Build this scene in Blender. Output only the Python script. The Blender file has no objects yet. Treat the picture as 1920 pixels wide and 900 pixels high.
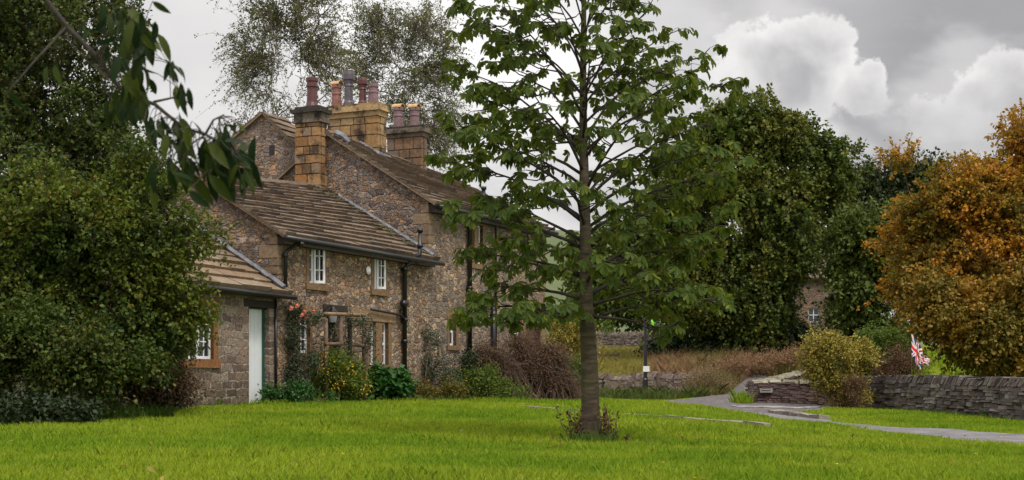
import bpy, math, random
import numpy as np
from mathutils import Vector, Matrix, Euler

SC = bpy.context.scene
COL = SC.collection
R = math.radians
F = 2666.7                      # focal length in photograph pixels (50 mm on 36 mm, 1920 wide)
EYE = 1.5
HORIZON = 720.0

# ------------------------------------------------------------------ camera
cam_d = bpy.data.cameras.new('camera')
cam = bpy.data.objects.new('camera', cam_d)
COL.objects.link(cam)
cam.location = (0, 0, EYE)
cam.rotation_euler = (R(90), 0, 0)
cam_d.lens = 50
cam_d.sensor_width = 36
cam_d.shift_y = 270.0 / 1920.0
cam_d.clip_start = 0.1
cam_d.clip_end = 3000
cam_d.dof.use_dof = True
cam_d.dof.focus_distance = 27
cam_d.dof.aperture_fstop = 8.0
SC.camera = cam
SC.view_settings.view_transform = 'Standard'
SC.view_settings.look = 'None'
SC.view_settings.exposure = 0.74
SC.view_settings.gamma = 1.0
SC.view_settings.use_curve_mapping = False
SC.render.resolution_x, SC.render.resolution_y = 1024, 480
try:
    SC.cycles.use_denoising = True
    SC.cycles.max_bounces = 6
    SC.cycles.diffuse_bounces = 3
    SC.cycles.transmission_bounces = 4
    SC.cycles.transparent_max_bounces = 4
    SC.cycles.caustics_reflective = False
    SC.cycles.caustics_refractive = False
except Exception:
    pass

SUN_EL, SUN_AZ = 56.0, 150.0    # azimuth clockwise from +Y (the view direction): behind the camera, a little right
def P(px, py, d):
    return Vector(((px - 960) / F * d, d, EYE + (HORIZON - py) / F * d))

class NT:
    """small node-tree writer"""
    def __init__(s, tree): s.t = tree; s.n = tree.nodes; s.l = tree.links
    def node(s, typ, **kw):
        n = s.n.new(typ)
        for k, v in kw.items(): setattr(n, k, v)
        return n
    def put(s, sock, v):
        if isinstance(v, bpy.types.NodeSocket): s.l.new(v, sock)
        elif v is not None:
            try: sock.default_value = v
            except Exception:
                sock.default_value = (v[0], v[1], v[2], 1.0)
    def m(s, op, a, b=None, c=None, clamp=False):
        n = s.node('ShaderNodeMath', operation=op, use_clamp=clamp)
        s.put(n.inputs[0], a)
        if b is not None: s.put(n.inputs[1], b)
        if c is not None: s.put(n.inputs[2], c)
        return n.outputs[0]
    def vm(s, op, a, b=None):
        n = s.node('ShaderNodeVectorMath', operation=op)
        s.put(n.inputs[0], a)
        if b is not None: s.put(n.inputs[1], b)
        return n.outputs['Value'] if op in ('LENGTH', 'DISTANCE', 'DOT_PRODUCT') else n.outputs['Vector']
    def noise(s, vec, scale, detail=3, rough=.55, dist=0, color=False):
        n = s.node('ShaderNodeTexNoise')
        if vec is not None: s.put(n.inputs['Vector'], vec)
        n.inputs['Scale'].default_value = scale
        n.inputs['Detail'].default_value = detail
        n.inputs['Roughness'].default_value = rough
        n.inputs['Distortion'].default_value = dist
        return n.outputs['Color' if color else 'Fac']
    def ramp(s, fac, stops, interp='LINEAR'):
        n = s.node('ShaderNodeValToRGB')
        cr = n.color_ramp; cr.interpolation = interp
        while len(cr.elements) < len(stops): cr.elements.new(.5)
        while len(cr.elements) > len(stops): cr.elements.remove(cr.elements[-1])
        for e, (p, c) in zip(cr.elements, stops):
            e.position = p; e.color = (c[0], c[1], c[2], 1) if hasattr(c, '__len__') else (c, c, c, 1)
        s.put(n.inputs[0], fac)
        return n.outputs['Color']
    def mix(s, fac, a, b, mode='MIX'):
        n = s.node('ShaderNodeMix', data_type='RGBA', blend_type=mode)
        s.put(n.inputs[0], fac); s.put(n.inputs[6], a); s.put(n.inputs[7], b)
        return n.outputs[2]
    def mr(s, v, a, b, c=0, d=1, smooth=False):
        n = s.node('ShaderNodeMapRange')
        if smooth: n.interpolation_type = 'SMOOTHSTEP'
        s.put(n.inputs[0], v)
        for i, q in enumerate((a, b, c, d)): s.put(n.inputs[1 + i], q)
        return n.outputs[0]

# ------------------------------------------------------------------ sky
world = bpy.data.worlds.new('World')
SC.world = world
world.use_nodes = True
W = NT(world.node_tree)
W.n.clear()
out = W.node('ShaderNodeOutputWorld')
bg = W.node('ShaderNodeBackground')
W.l.new(bg.outputs[0], out.inputs[0])
sky = W.node('ShaderNodeTexSky', sky_type='NISHITA', sun_disc=False)
sky.sun_elevation = R(SUN_EL)
sky.sun_rotation = R(SUN_AZ)
sky.dust_density = 3.0
tc = W.node('ShaderNodeTexCoord').outputs['Generated']
flat = W.vm('MULTIPLY', tc, (1, 1, 2.0))
def skydir(px, py):
    return Vector(((px - 960) / F, 1, (720 - py) / F)).normalized()
big = W.noise(W.vm('ADD', flat, (3.1, .4, 1.7)), 4.2, 5, .55, .25)
fine = W.noise(flat, 13, 5, .5, .1)
# broad cloud deck: brighter and darker banks by direction
deck = W.mr(big, .34, .68, 3.0, 6.0, True)
deck = W.m('ADD', deck, W.mr(fine, .3, .7, -.35, .35))
def bank(px, py, r, amt, val):
    d = W.vm('DISTANCE', tc, tuple(skydir(px, py)))
    d = W.m('ADD', d, W.mr(fine, .25, .75, -.035, .035))
    return W.m('MULTIPLY', W.mr(d, r * .25 / F, r / F, 1, 0, True), amt)
for (px, py, r, amt, val) in ((1800, 60, 430, .92, 1.9), (1480, 20, 260, .5, 2.9), (1700, 270, 170, .8, 2.1), (940, 60, 300, .8, 5.9), (1230, 40, 160, .4, 4.8),
                              (700, 30, 220, .5, 4.6), (380, 60, 260, .8, 4.3), (600, 40, 90, .6, 6.2), (1780, 170, 150, .6, 4.2), (60, 60, 300, .5, 5.2), (330, 160, 150, .6, 3.9), (1450, -20, 120, .5, 4.6), (400, 230, 150, .6, 4.4)):
    f = bank(px, py, r, amt, val)
    deck = W.m('ADD', W.m('MULTIPLY', deck, W.m('SUBTRACT', 1.0, f)), W.m('MULTIPLY', f, val))
# heaped cumulus to the right: union of balls in direction space, edge roughened
puff = None
warp = W.m('ADD', W.mr(W.noise(tc, 24, 6, .58, .1), .25, .75, -.017, .017), W.mr(W.noise(tc, 70, 3, .5), .25, .75, -.003, .003))
for (px, py, r) in ((1400, 105, 52), (1452, 90, 60), (1520, 98, 58), (1575, 112, 55), (1620, 135, 40), (1490, 165, 110), (1600, 180, 62),
                    (1390, 190, 100), (1840, 175, 70), (1900, 160, 60), (1760, 205, 45), (1880, 250, 110)):
    v = W.m('SUBTRACT', W.vm('DISTANCE', tc, tuple(skydir(px, py))), r / F)
    puff = v if puff is None else W.m('SMOOTH_MIN', puff, v, .012)
puff = W.m('ADD', puff, warp)
mask = W.mr(puff, -.004, .002, .92, 0, True)
sepz = W.node('ShaderNodeSeparateXYZ'); W.l.new(tc, sepz.inputs[0])
hgt = W.mr(sepz.outputs[2], (720 - 230) / F, (720 - 40) / F, 0, 1)
inner = W.mr(puff, -.035, -.002, 0, 1)
pb = W.m('ADD', W.m('MULTIPLY', hgt, .7), W.m('MULTIPLY', inner, 1.5))
pb = W.m('ADD', W.m('ADD', pb, 2.75), W.mr(W.noise(tc, 24, 5, .5, .2), .3, .7, -.55, .55))
mask = W.m('MULTIPLY', mask, W.mr(sepz.outputs[2], (720 - 270) / F, (720 - 170) / F, .25, 1, True))
lum = W.m('ADD', W.m('MULTIPLY', deck, W.m('SUBTRACT', 1.0, mask)), W.m('MULTIPLY', pb, mask))
# overcast: brighter towards the zenith
zen = W.mr(sepz.outputs[2], .27, .95, 1.0, 1.9, True)
lum = W.m('MULTIPLY', W.m('MULTIPLY', lum, zen), 1.16)
tint = W.ramp(W.mr(lum, 2.5, 8, 0, 1), [(0, (.99, .965, .985)), (.5, (1.0, .98, .965)), (1, (1, .985, .965))])
lumc = W.node('ShaderNodeCombineXYZ')
for i in range(3): W.l.new(lum, lumc.inputs[i])
cloud = W.mix(1.0, lumc.outputs[0], tint, 'MULTIPLY')
final = W.mix(.97, sky.outputs[0], cloud)
W.l.new(final, bg.inputs[0])
bg.inputs[1].default_value = 0.10

# ------------------------------------------------------------------ sun
sun_d = bpy.data.lights.new('sun', 'SUN')
sun = bpy.data.objects.new('sun', sun_d)
COL.objects.link(sun)
sun_d.energy = 1.5
sun_d.angle = R(10)
sun_d.color = (1.0, .94, .84)
az, el = R(SUN_AZ), R(SUN_EL)
sdir = Vector((math.sin(az) * math.cos(el), math.cos(az) * math.cos(el), math.sin(el)))
sun.rotation_euler = sdir.to_track_quat('Z', 'Y').to_euler()
sun.location = sdir * 60

# ------------------------------------------------------------------ helpers
rng = np.random.default_rng(7)
rnd = random.Random(11)

def tag(o, label=None, cat=None, group=None, kind=None):
    if label: o['label'] = label
    if cat: o['category'] = cat
    if group: o['group'] = group
    if kind: o['kind'] = kind
    return o

def thing(name, label, cat, loc=(0, 0, 0), rotz=0.0, group=None):
    o = bpy.data.objects.new(name, None)
    o.empty_display_size = .2
    COL.objects.link(o)
    o.location = loc
    o.rotation_euler = (0, 0, rotz)
    o.matrix_basis = Matrix.Translation(Vector(loc)) @ Matrix.Rotation(rotz, 4, 'Z')
    return tag(o, label, cat, group)

def wmat(o):
    m = o.matrix_basis.copy()
    p = o.parent
    while p:
        m = p.matrix_basis @ m
        p = p.parent
    return m

def link_mesh(name, me, mat, parent=None, smooth=False, label=None):
    o = bpy.data.objects.new(name, me)
    COL.objects.link(o)
    for mm in (mat if isinstance(mat, (list, tuple)) else [mat]):
        me.materials.append(mm)
    if parent: o.parent = parent
    if smooth:
        me.polygons.foreach_set('use_smooth', np.ones(len(me.polygons), dtype=bool))
    if label: o['label'] = label
    return o

class MB:
    """mesh builder; local=True: the vertices are already in the parent's space"""
    def __init__(s, local=False): s.v = []; s.f = []; s.local = local
    def box(s, a, b, M=None, j=0.0):
        x0, y0, z0 = a; x1, y1, z1 = b
        c = [(x0, y0, z0), (x1, y0, z0), (x1, y1, z0), (x0, y1, z0), (x0, y0, z1), (x1, y0, z1), (x1, y1, z1), (x0, y1, z1)]
        s.hexa(c, M, j)
    def hexa(s, c, M=None, j=0.0):
        n = len(s.v)
        for p in c:
            p = Vector(p)
            if j: p += Vector((rnd.uniform(-j, j), rnd.uniform(-j, j), rnd.uniform(-j, j)))
            s.v.append(M @ p if M else p)
        s.f += [tuple(n + i for i in q) for q in ((0, 3, 2, 1), (4, 5, 6, 7), (0, 1, 5, 4), (1, 2, 6, 5), (2, 3, 7, 6), (3, 0, 4, 7))]
    def poly(s, pts):
        n = len(s.v); s.v += [Vector(p) for p in pts]; s.f.append(tuple(range(n, n + len(pts))))
    def prism(s, pts, off):
        """polygon pts extruded by vector off"""
        n = len(s.v); k = len(pts); off = Vector(off)
        s.v += [Vector(p) for p in pts] + [Vector(p) + off for p in pts]
        s.f.append(tuple(n + i for i in range(k)))
        s.f.append(tuple(n + k + i for i in reversed(range(k))))
        for i in range(k):
            s.f.append((n + i, n + k + i, n + k + (i + 1) % k, n + (i + 1) % k))
    def tube(s, pts, rad, n=6, cap=True):
        pts = [Vector(p) for p in pts]
        if not hasattr(rad, '__len__'): rad = [rad] * len(pts)
        base = len(s.v)
        t0 = (pts[1] - pts[0]).normalized()
        u = t0.cross(Vector((0, 0, 1)))
        if u.length < .05: u = t0.cross(Vector((0, 1, 0)))
        u.normalize()
        for i, p in enumerate(pts):
            t = (pts[min(i + 1, len(pts) - 1)] - pts[max(i - 1, 0)]).normalized()
            u = (u - t * u.dot(t))
            if u.length < 1e-4: u = t.orthogonal()
            u.normalize(); w = t.cross(u)
            for k in range(n):
                a = 2 * math.pi * k / n
                s.v.append(p + (u * math.cos(a) + w * math.sin(a)) * rad[i])
        for i in range(len(pts) - 1):
            for k in range(n):
                a = base + i * n + k; b = base + i * n + (k + 1) % n
                s.f.append((a, b, b + n, a + n))
        if cap:
            s.f.append(tuple(base + k for k in reversed(range(n))))
            s.f.append(tuple(base + (len(pts) - 1) * n + k for k in range(n)))
    def lathe(s, c, prof, n=14):
        """profile (r, z) about a vertical axis through c"""
        base = len(s.v); c = Vector(c)
        for (r, z) in prof:
            for k in range(n):
                a = 2 * math.pi * k / n
                s.v.append(c + Vector((r * math.cos(a), r * math.sin(a), z)))
        for i in range(len(prof) - 1):
            for k in range(n):
                a = base + i * n + k; b = base + i * n + (k + 1) % n
                s.f.append((a, b, b + n, a + n))
        s.f.append(tuple(base + k for k in reversed(range(n))))
        s.f.append(tuple(base + (len(prof) - 1) * n + k for k in range(n)))
    def build(s, name, mat, parent=None, smooth=False, label=None):
        v = s.v
        if parent and not s.local:
            inv = wmat(parent).inverted()
            v = [inv @ p for p in v]
        me = bpy.data.meshes.new(name)
        me.from_pydata([tuple(p) for p in v], [], s.f)
        me.update()
        return link_mesh(name, me, mat, parent, smooth, label)

def np_obj(name, V, Fi, mat, parent=None, label=None, smooth=False):
    """V (n,3) world coordinates, Fi (m,k) face indices"""
    if parent:
        inv = np.array(wmat(parent).inverted())
        V = V @ inv[:3, :3].T + inv[:3, 3]
    me = bpy.data.meshes.new(name)
    m, k = Fi.shape
    me.vertices.add(len(V)); me.vertices.foreach_set('co', np.ascontiguousarray(V, dtype=np.float32).ravel())
    me.loops.add(m * k); me.loops.foreach_set('vertex_index', np.ascontiguousarray(Fi, dtype=np.int32).ravel())
    me.polygons.add(m); me.polygons.foreach_set('loop_start', (np.arange(m) * k).astype(np.int32))
    me.update(calc_edges=True)
    return link_mesh(name, me, mat, parent, smooth, label)

def nrm(a):
    return a / np.maximum(np.linalg.norm(a, axis=1, keepdims=True), 1e-9)

# ------------------------------------------------------------------ materials
MATS = {}
def new_mat(name):
    m = bpy.data.materials.new(name); m.use_nodes = True
    t = NT(m.node_tree); t.n.clear()
    o = t.node('ShaderNodeOutputMaterial')
    b = t.node('ShaderNodeBsdfPrincipled')
    t.l.new(b.outputs[0], o.inputs[0])
    MATS[name] = m
    return m, t, b, o

def bump(t, b, h, strength=.5, dist=.02):
    n = t.node('ShaderNodeBump')
    n.inputs['Strength'].default_value = strength
    n.inputs['Distance'].default_value = dist
    t.put(n.inputs['Height'], h)
    t.l.new(n.outputs[0], b.inputs['Normal'])

def plain(name, col, rough=.6, metal=0, var=.25, scale=8, bmp=0.0):
    m, t, b, o = new_mat(name)
    c = t.node('ShaderNodeTexCoord').outputs['Object']
    n = t.noise(c, scale, 4, .6)
    hi = tuple(min(1, x * (1 + var)) for x in col); lo = tuple(x * (1 - var) for x in col)
    t.put(b.inputs['Base Color'], t.ramp(n, [(.3, lo), (.7, hi)]))
    b.inputs['Roughness'].default_value = rough
    b.inputs['Metallic'].default_value = metal
    if bmp: bump(t, b, t.noise(c, scale * 3, 4, .6), .6, bmp)
    return m

def leafm(name, cols, trans=.3, rough=.55, patch=None, pscale=.5, spec=.3):
    """cols: per-leaf colours; patch: second palette, mixed in by position in the crown"""
    m, t, b, o = new_mat(name)
    g = t.node('ShaderNodeNewGeometry')
    r = g.outputs['Random Per Island']
    n = len(cols)
    c = t.ramp(r, [(i / max(n - 1, 1), q) for i, q in enumerate(cols)])
    if patch:
        co = t.node('ShaderNodeTexCoord').outputs['Object']
        c2 = t.ramp(r, [(i / max(len(patch) - 1, 1), q) for i, q in enumerate(patch)])
        c = t.mix(t.mr(t.noise(co, pscale, 4, .65), .42, .60, 0, 1, True), c, c2)
    t.put(b.inputs['Base Color'], c)
    b.inputs['Roughness'].default_value = rough
    b.inputs['Specular IOR Level'].default_value = spec
    tr = t.node('ShaderNodeBsdfTranslucent')
    t.put(tr.inputs[0], t.mix(.5, c, (.24, .28, .03, 1), 'MIX') if trans > .32 else c)
    mx = t.node('ShaderNodeMixShader'); mx.inputs[0].default_value = trans
    t.l.new(b.outputs[0], mx.inputs[1]); t.l.new(tr.outputs[0], mx.inputs[2]); t.l.new(mx.outputs[0], o.inputs[0])
    return m

def rubble(name, cols, scale=4.2, squash=1.7, mortar=(.20, .17, .15), mw=.06, rnd_amt=.9, warp=.12, depth=.03, stain=0.0, mvis=.75):
    """rubble masonry: cells of a 3-D Voronoi in two stone sizes, mortar between them"""
    m, t, b, o = new_mat(name)
    c = t.node('ShaderNodeTexCoord').outputs['Object']
    w = t.vm('MULTIPLY', t.vm('SUBTRACT', t.noise(c, 2.6, 4, .65, color=True), (.5, .5, .5)), (warp * 2.4, warp * 2.4, warp * 1.2))
    v = t.vm('MULTIPLY', t.vm('ADD', c, w), (1, 1, squash))
    def vor(sc_, off):
        vv = t.vm('ADD', v, off)
        v1 = t.node('ShaderNodeTexVoronoi', feature='F1'); v1.inputs['Scale'].default_value = sc_; v1.inputs['Randomness'].default_value = rnd_amt
        v2 = t.node('ShaderNodeTexVoronoi', feature='DISTANCE_TO_EDGE'); v2.inputs['Scale'].default_value = sc_; v2.inputs['Randomness'].default_value = rnd_amt
        t.l.new(vv, v1.inputs['Vector']); t.l.new(vv, v2.inputs['Vector'])
        return v1.outputs['Color'], v2.outputs['Distance']
    cA, dA_ = vor(scale, (0, 0, 0)); cB_, dB_ = vor(scale * 1.75, (5.3, 1.1, 2.7))
    sel = t.mr(t.noise(c, 1.1, 3, .6), .47, .53, 0, 1)
    vc = t.mix(sel, cA, cB_)
    dist = t.m('ADD', t.m('MULTIPLY', dA_, t.m('SUBTRACT', 1.0, sel)), t.m('MULTIPLY', dB_, sel))
    sp = t.node('ShaderNodeSeparateColor'); t.l.new(vc, sp.inputs[0])
    col = t.ramp(sp.outputs[0], [(i / (len(cols) - 1), q) for i, q in enumerate(cols)])
    fine = t.noise(c, 20, 6, .75); finer = t.noise(c, 52, 3, .7)
    col = t.mix(.9, col, t.ramp(fine, [(.34, .35), (.5, .95), (.66, 1.6)]), 'MULTIPLY')
    col = t.mix(.6, col, t.ramp(finer, [(.36, .45), (.64, 1.5)]), 'MULTIPLY')
    col = t.mix(t.mr(sp.outputs[1], 0, 1, 0, .95), col, t.mix(1.0, col, (.46, .43, .42, 1), 'MULTIPLY'))
    col = t.mix(t.mr(sp.outputs[2], .6, .95, 0, .9), col, t.mix(1.0, col, (1.7, 1.45, 1.2, 1), 'MULTIPLY'))
    patch = t.noise(c, .55, 4, .6)
    col = t.mix(t.mr(patch, .4, .65, 0, .5, True), col, t.mix(1.0, col, (.74, .70, .71, 1), 'MULTIPLY'))
    fl = t.noise(c, 9, 4, .7)
    col = t.mix(t.mr(fl, .63, .70, 0, .6), col, (.46, .42, .37, 1))
    mwv = t.m('MULTIPLY', t.ramp(t.noise(c, 5, 3, .6), [(.3, .35), (.7, 1.5)]), mw)
    edge = t.mr(t.m('DIVIDE', dist, mwv), .3, 1, 0, 1, True)
    mort = t.mix(.7, mortar + (1,), t.ramp(t.noise(c, 9, 5, .75), [(.36, .03), (.5, .16), (.68, .42)]), 'MIX')
    mf = t.m('SUBTRACT', 1.0, t.m('MULTIPLY', t.m('SUBTRACT', 1.0, edge), mvis))
    col = t.mix(mf, mort, col)
    if stain:
        col = t.mix(t.mr(t.noise(c, 3.1, 4, .6), .5, .62, 0, stain), col, (.028, .024, .024, 1))
    sz = t.node('ShaderNodeSeparateXYZ'); t.l.new(c, sz.inputs[0])     # damp and algae rising from the ground
    damp = t.m('MULTIPLY', t.mr(t.m('ADD', sz.outputs[2], t.mr(t.noise(c, 1.6, 4, .6), .3, .7, -.5, .5)), .1, .9, 1, 0, True), .6)
    col = t.mix(damp, col, t.mix(1.0, col, (.52, .56, .42, 1), 'MULTIPLY'))
    t.put(b.inputs['Base Color'], col)
    b.inputs['Roughness'].default_value = .93
    b.inputs['Specular IOR Level'].default_value = .15
    h = t.m('ADD', t.m('MULTIPLY', t.mr(dist, 0, mw * 2.2, 0, 1, True), .9), t.m('MULTIPLY', fine, .8))
    bump(t, b, h, 1.0, depth)
    return m

def stonecol(name, cols, rough=.92, scale=3.0, fleck=.3, stain=0.0, var=1.0):
    """separate stones: a colour per loose piece of the mesh, mottled"""
    m, t, b, o = new_mat(name)
    g = t.node('ShaderNodeNewGeometry'); r = g.outputs['Random Per Island']
    c = t.node('ShaderNodeTexCoord').outputs['Object']
    col = t.ramp(r, [(i / (len(cols) - 1), q) for i, q in enumerate(cols)])
    n = t.noise(c, scale * 5, 5, .7)
    col = t.mix(.8 * var, col, t.ramp(n, [(.28, .5), (.72, 1.3)]), 'MULTIPLY')
    if fleck: col = t.mix(t.mr(t.noise(c, scale * 1.7, 4, .65), .58, .7, 0, fleck), col, (.42, .41, .36, 1))
    if stain: col = t.mix(t.mr(t.noise(c, scale * .8, 4, .6), .48, .6, 0, stain), col, (.025, .022, .022, 1))
    t.put(b.inputs['Base Color'], col)
    b.inputs['Roughness'].default_value = rough
    b.inputs['Specular IOR Level'].default_value = .15
    bump(t, b, n, .8, .02)
    return m

M_mid = rubble('rubble_warm', [(0.324, 0.198, 0.124), (0.243, 0.201, 0.168), (0.402, 0.294, 0.203), (0.537, 0.402, 0.275), (0.290, 0.222, 0.175), (0.435, 0.263, 0.150), (0.385, 0.326, 0.271), (0.615, 0.490, 0.361)], 4.8, 1.5, (0.383, 0.319, 0.262), depth=.045)
M_tall = rubble('rubble_grey', [(0.303, 0.229, 0.165), (0.267, 0.236, 0.208), (0.378, 0.301, 0.226), (0.473, 0.364, 0.264), (0.246, 0.210, 0.182), (0.444, 0.303, 0.188), (0.424, 0.365, 0.312)], 4.6, 1.7, (0.390, 0.337, 0.292), depth=.045)
m, t, b, o = new_mat('coursed_stone')
c = t.node('ShaderNodeTexCoord').outputs['Object']
sp = t.node('ShaderNodeSeparateXYZ'); t.l.new(c, sp.inputs[0])
wob = t.m('SUBTRACT', t.noise(c, 1.3, 3, .6), .5); wob2 = t.m('SUBTRACT', t.noise(c, 6.0, 3, .6), .5); wob3 = t.m('SUBTRACT', t.noise(t.vm('ADD', c, (7, 3, 1)), 5.0, 3, .6), .5)
cb = t.node('ShaderNodeCombineXYZ')
t.put(cb.inputs[0], t.m('ADD', t.m('ADD', sp.outputs[0], sp.outputs[1]), t.m('MULTIPLY', wob3, .16)))
t.put(cb.inputs[1], t.m('ADD', sp.outputs[2], t.m('ADD', t.m('MULTIPLY', wob, .22), t.m('MULTIPLY', wob2, .07))))
br_ = t.node('ShaderNodeTexBrick'); br_.offset = .43; br_.squash = .7; br_.squash_frequency = 3; br_.offset_frequency = 2
t.l.new(cb.outputs[0], br_.inputs['Vector'])
br_.inputs['Color1'].default_value = (0, 0, 0, 1); br_.inputs['Color2'].default_value = (1, 1, 1, 1); br_.inputs['Mortar'].default_value = (.5, .5, .5, 1)
br_.inputs['Scale'].default_value = 1.0; br_.inputs['Mortar Size'].default_value = .017; br_.inputs['Mortar Smooth'].default_value = .35
br_.inputs['Brick Width'].default_value = .36; br_.inputs['Row Height'].default_value = .165
col = t.ramp(br_.outputs['Color'], [(0, (.12, .08, .065)), (.25, (.23, .175, .14)), (.5, (.17, .12, .10)), (.75, (.33, .265, .21)), (1, (.25, .155, .11))])
fine = t.noise(c, 18, 6, .75); finer = t.noise(c, 52, 3, .7)
col = t.mix(.9, col, t.ramp(fine, [(.34, .42), (.5, .95), (.66, 1.5)]), 'MULTIPLY')
col = t.mix(.6, col, t.ramp(finer, [(.36, .5), (.64, 1.45)]), 'MULTIPLY')
mort = t.ramp(t.noise(c, 9, 5, .75), [(.36, (.05, .04, .035)), (.48, (.26, .22, .19)), (.64, (.52, .46, .41))])
col = t.mix(br_.outputs['Fac'], col, mort)
damp = t.m('MULTIPLY', t.mr(t.m('ADD', sp.outputs[2], t.mr(t.noise(c, 1.6, 4, .6), .3, .7, -.5, .5)), .1, .9, 1, 0, True), .6)
col = t.mix(damp, col, t.mix(1.0, col, (.52, .56, .42, 1), 'MULTIPLY'))
t.put(b.inputs['Base Color'], col); b.inputs['Roughness'].default_value = .93; b.inputs['Specular IOR Level'].default_value = .15
bump(t, b, t.m('ADD', t.m('SUBTRACT', 1.0, br_.outputs['Fac']), t.m('MULTIPLY', fine, .8)), 1.0, .045)
M_out = m
M_gable = rubble('rubble_purple', [(0.268, 0.213, 0.185), (0.231, 0.195, 0.186), (0.358, 0.275, 0.217), (0.442, 0.288, 0.180), (0.283, 0.232, 0.215), (0.387, 0.328, 0.283)], 4.6, 1.6, (0.463, 0.403, 0.360), .075, depth=.045, mvis=.65)
M_quoin = stonecol('quoin_stone', [(.19, .13, .085), (.28, .19, .11), (.17, .13, .10), (.33, .21, .10), (.24, .18, .14)], fleck=.35, scale=2.2)
M_surr = stonecol('window_stone', [(.22, .125, .06), (.20, .13, .075), (.25, .15, .08)], fleck=.08)
M_surr2 = stonecol('orange_stone', [(.28, .115, .04), (.25, .115, .05), (.22, .11, .055)], fleck=.05)
M_slate = stonecol('stone_slate', [(0.135, 0.097, 0.070), (0.198, 0.145, 0.104), (0.099, 0.075, 0.059), (0.261, 0.198, 0.148), (0.162, 0.114, 0.078), (0.126, 0.101, 0.083)], scale=2.2, fleck=.22)
M_slate2 = stonecol('stone_slate_low', [(.20, .14, .09), (.25, .18, .12), (.17, .125, .09), (.29, .22, .16)], scale=2.2, fleck=.25)
M_moss = plain('moss', (.05, .05, .016), .95, 0, .5, 9, .02)
M_lead = plain('lead', (.17, .17, .195), .6, .2, .5, 6)
M_black = plain('black_iron', (.012, .011, .013), .35, 0, .3)
M_dark = plain('dark_timber', (.022, .015, .012), .8, 0, .4)
M_fascia = plain('fascia_timber', (.03, .022, .02), .8, 0, .4)
M_white = plain('white_paint', (.74, .74, .76), .45, 0, .07, 5)
M_door = plain('white_door', (.66, .69, .72), .45, 0, .06, 3)
M_green = plain('green_paint', (.015, .075, .05), .5, 0, .2)
M_wood = plain('weathered_wood', (.13, .085, .06), .85, 0, .4, 14)
M_beam = plain('timber_beam', (.24, .15, .085), .85, 0, .35, 10)
M_chimA = stonecol('chimney_orange', [(.33, .16, .06), (.18, .10, .05), (.40, .24, .11), (.13, .08, .05), (.34, .18, .07), (.30, .20, .12), (.22, .16, .12)], fleck=.05, stain=.8)
M_chimB = stonecol('chimney_buff', [(.42, .28, .13), (.32, .21, .11), (.48, .34, .18), (.27, .17, .09), (.40, .24, .10)], scale=2, fleck=.05, stain=.92)
M_chimC = stonecol('chimney_brown', [(.20, .125, .08), (.24, .15, .09), (.17, .12, .09), (.22, .16, .12)], fleck=.1, stain=.35)
M_cap = stonecol('cap_stone', [(.05, .042, .038), (.18, .145, .11), (.035, .03, .03)], fleck=.1, stain=.95)
M_mort = plain('mortar', (.20, .165, .13), .95, 0, .3, 12, .01)
M_joint = plain('joint', (.075, .055, .04), .95, 0, .5, 9)
M_pot1 = plain('pot_oxblood', (.085, .026, .026), .45, 0, .3, 9)
M_pot2 = plain('pot_salmon', (.22, .095, .075), .7, 0, .3, 9)
M_pot3 = plain('pot_grey', (.085, .07, .085), .45, 0, .3, 9)
M_pot4 = plain('pot_mauve', (.17, .10, .11), .6, 0, .3, 9)
M_hood = plain('pot_hood_buff', (.52, .33, .16), .8, 0, .25, 12)
M_bark = plain('bark_brown', (.12, .09, .065), .9, 0, .45, 9, .02)
M_barkd = plain('bark_dark', (.035, .027, .02), .9, 0, .4, 9, .02)
M_birchb = plain('bark_birch', (.16, .13, .125), .8, 0, .6, 5)
M_twig = plain('twig_brown', (.10, .062, .045), .9, 0, .4, 8)

m, t, b, o = new_mat('window_glass')
b.inputs['Base Color'].default_value = (.02, .024, .03, 1); b.inputs['Roughness'].default_value = .06
b.inputs['Specular IOR Level'].default_value = .6
M_glass = m

# chestnut trunk bark: horizontal rings and blotches
m, t, b, o = new_mat('chestnut_bark')
c = t.node('ShaderNodeTexCoord').outputs['Object']
n1 = t.noise(t.vm('MULTIPLY', c, (5, 5, 26)), 1.0, 5, .65)
n2 = t.noise(t.vm('MULTIPLY', c, (9, 9, 3)), 1.0, 4, .6)
col = t.ramp(n1, [(.32, (.024, .016, .010)), (.5, (.062, .043, .026)), (.68, (.13, .10, .062))])
col = t.mix(t.mr(n2, .46, .64, 0, .6), col, (.06, .065, .018, 1))
t.put(b.inputs['Base Color'], col); b.inputs['Roughness'].default_value = .85
bump(t, b, t.m('ADD', n1, n2), .7, .012)
M_chbark = m

L_chest = leafm('chestnut_leaf', [(0.034, 0.065, 0.008), (0.052, 0.088, 0.011), (0.072, 0.111, 0.012), (0.042, 0.075, 0.012), (0.156, 0.182, 0.014)], .38, .55, spec=.2)
L_haw = leafm('hawthorn_leaf', [(0.033, 0.060, 0.009), (0.054, 0.088, 0.012), (0.090, 0.119, 0.013), (0.041, 0.073, 0.012)], .28, .6, [(0.026, 0.054, 0.011), (0.045, 0.076, 0.012), (0.149, 0.119, 0.015)], .9)
L_yell = leafm('light_hedge_leaf', [(0.083, 0.130, 0.011), (0.151, 0.186, 0.013), (0.060, 0.101, 0.011), (0.197, 0.145, 0.015)], .32, .6, [(0.039, 0.071, 0.011), (0.060, 0.097, 0.011)], .8)
L_birch = leafm('birch_leaf', [(0.084, 0.102, 0.033), (0.108, 0.120, 0.039), (0.144, 0.132, 0.044), (0.096, 0.090, 0.050)], .35, .5)
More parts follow.
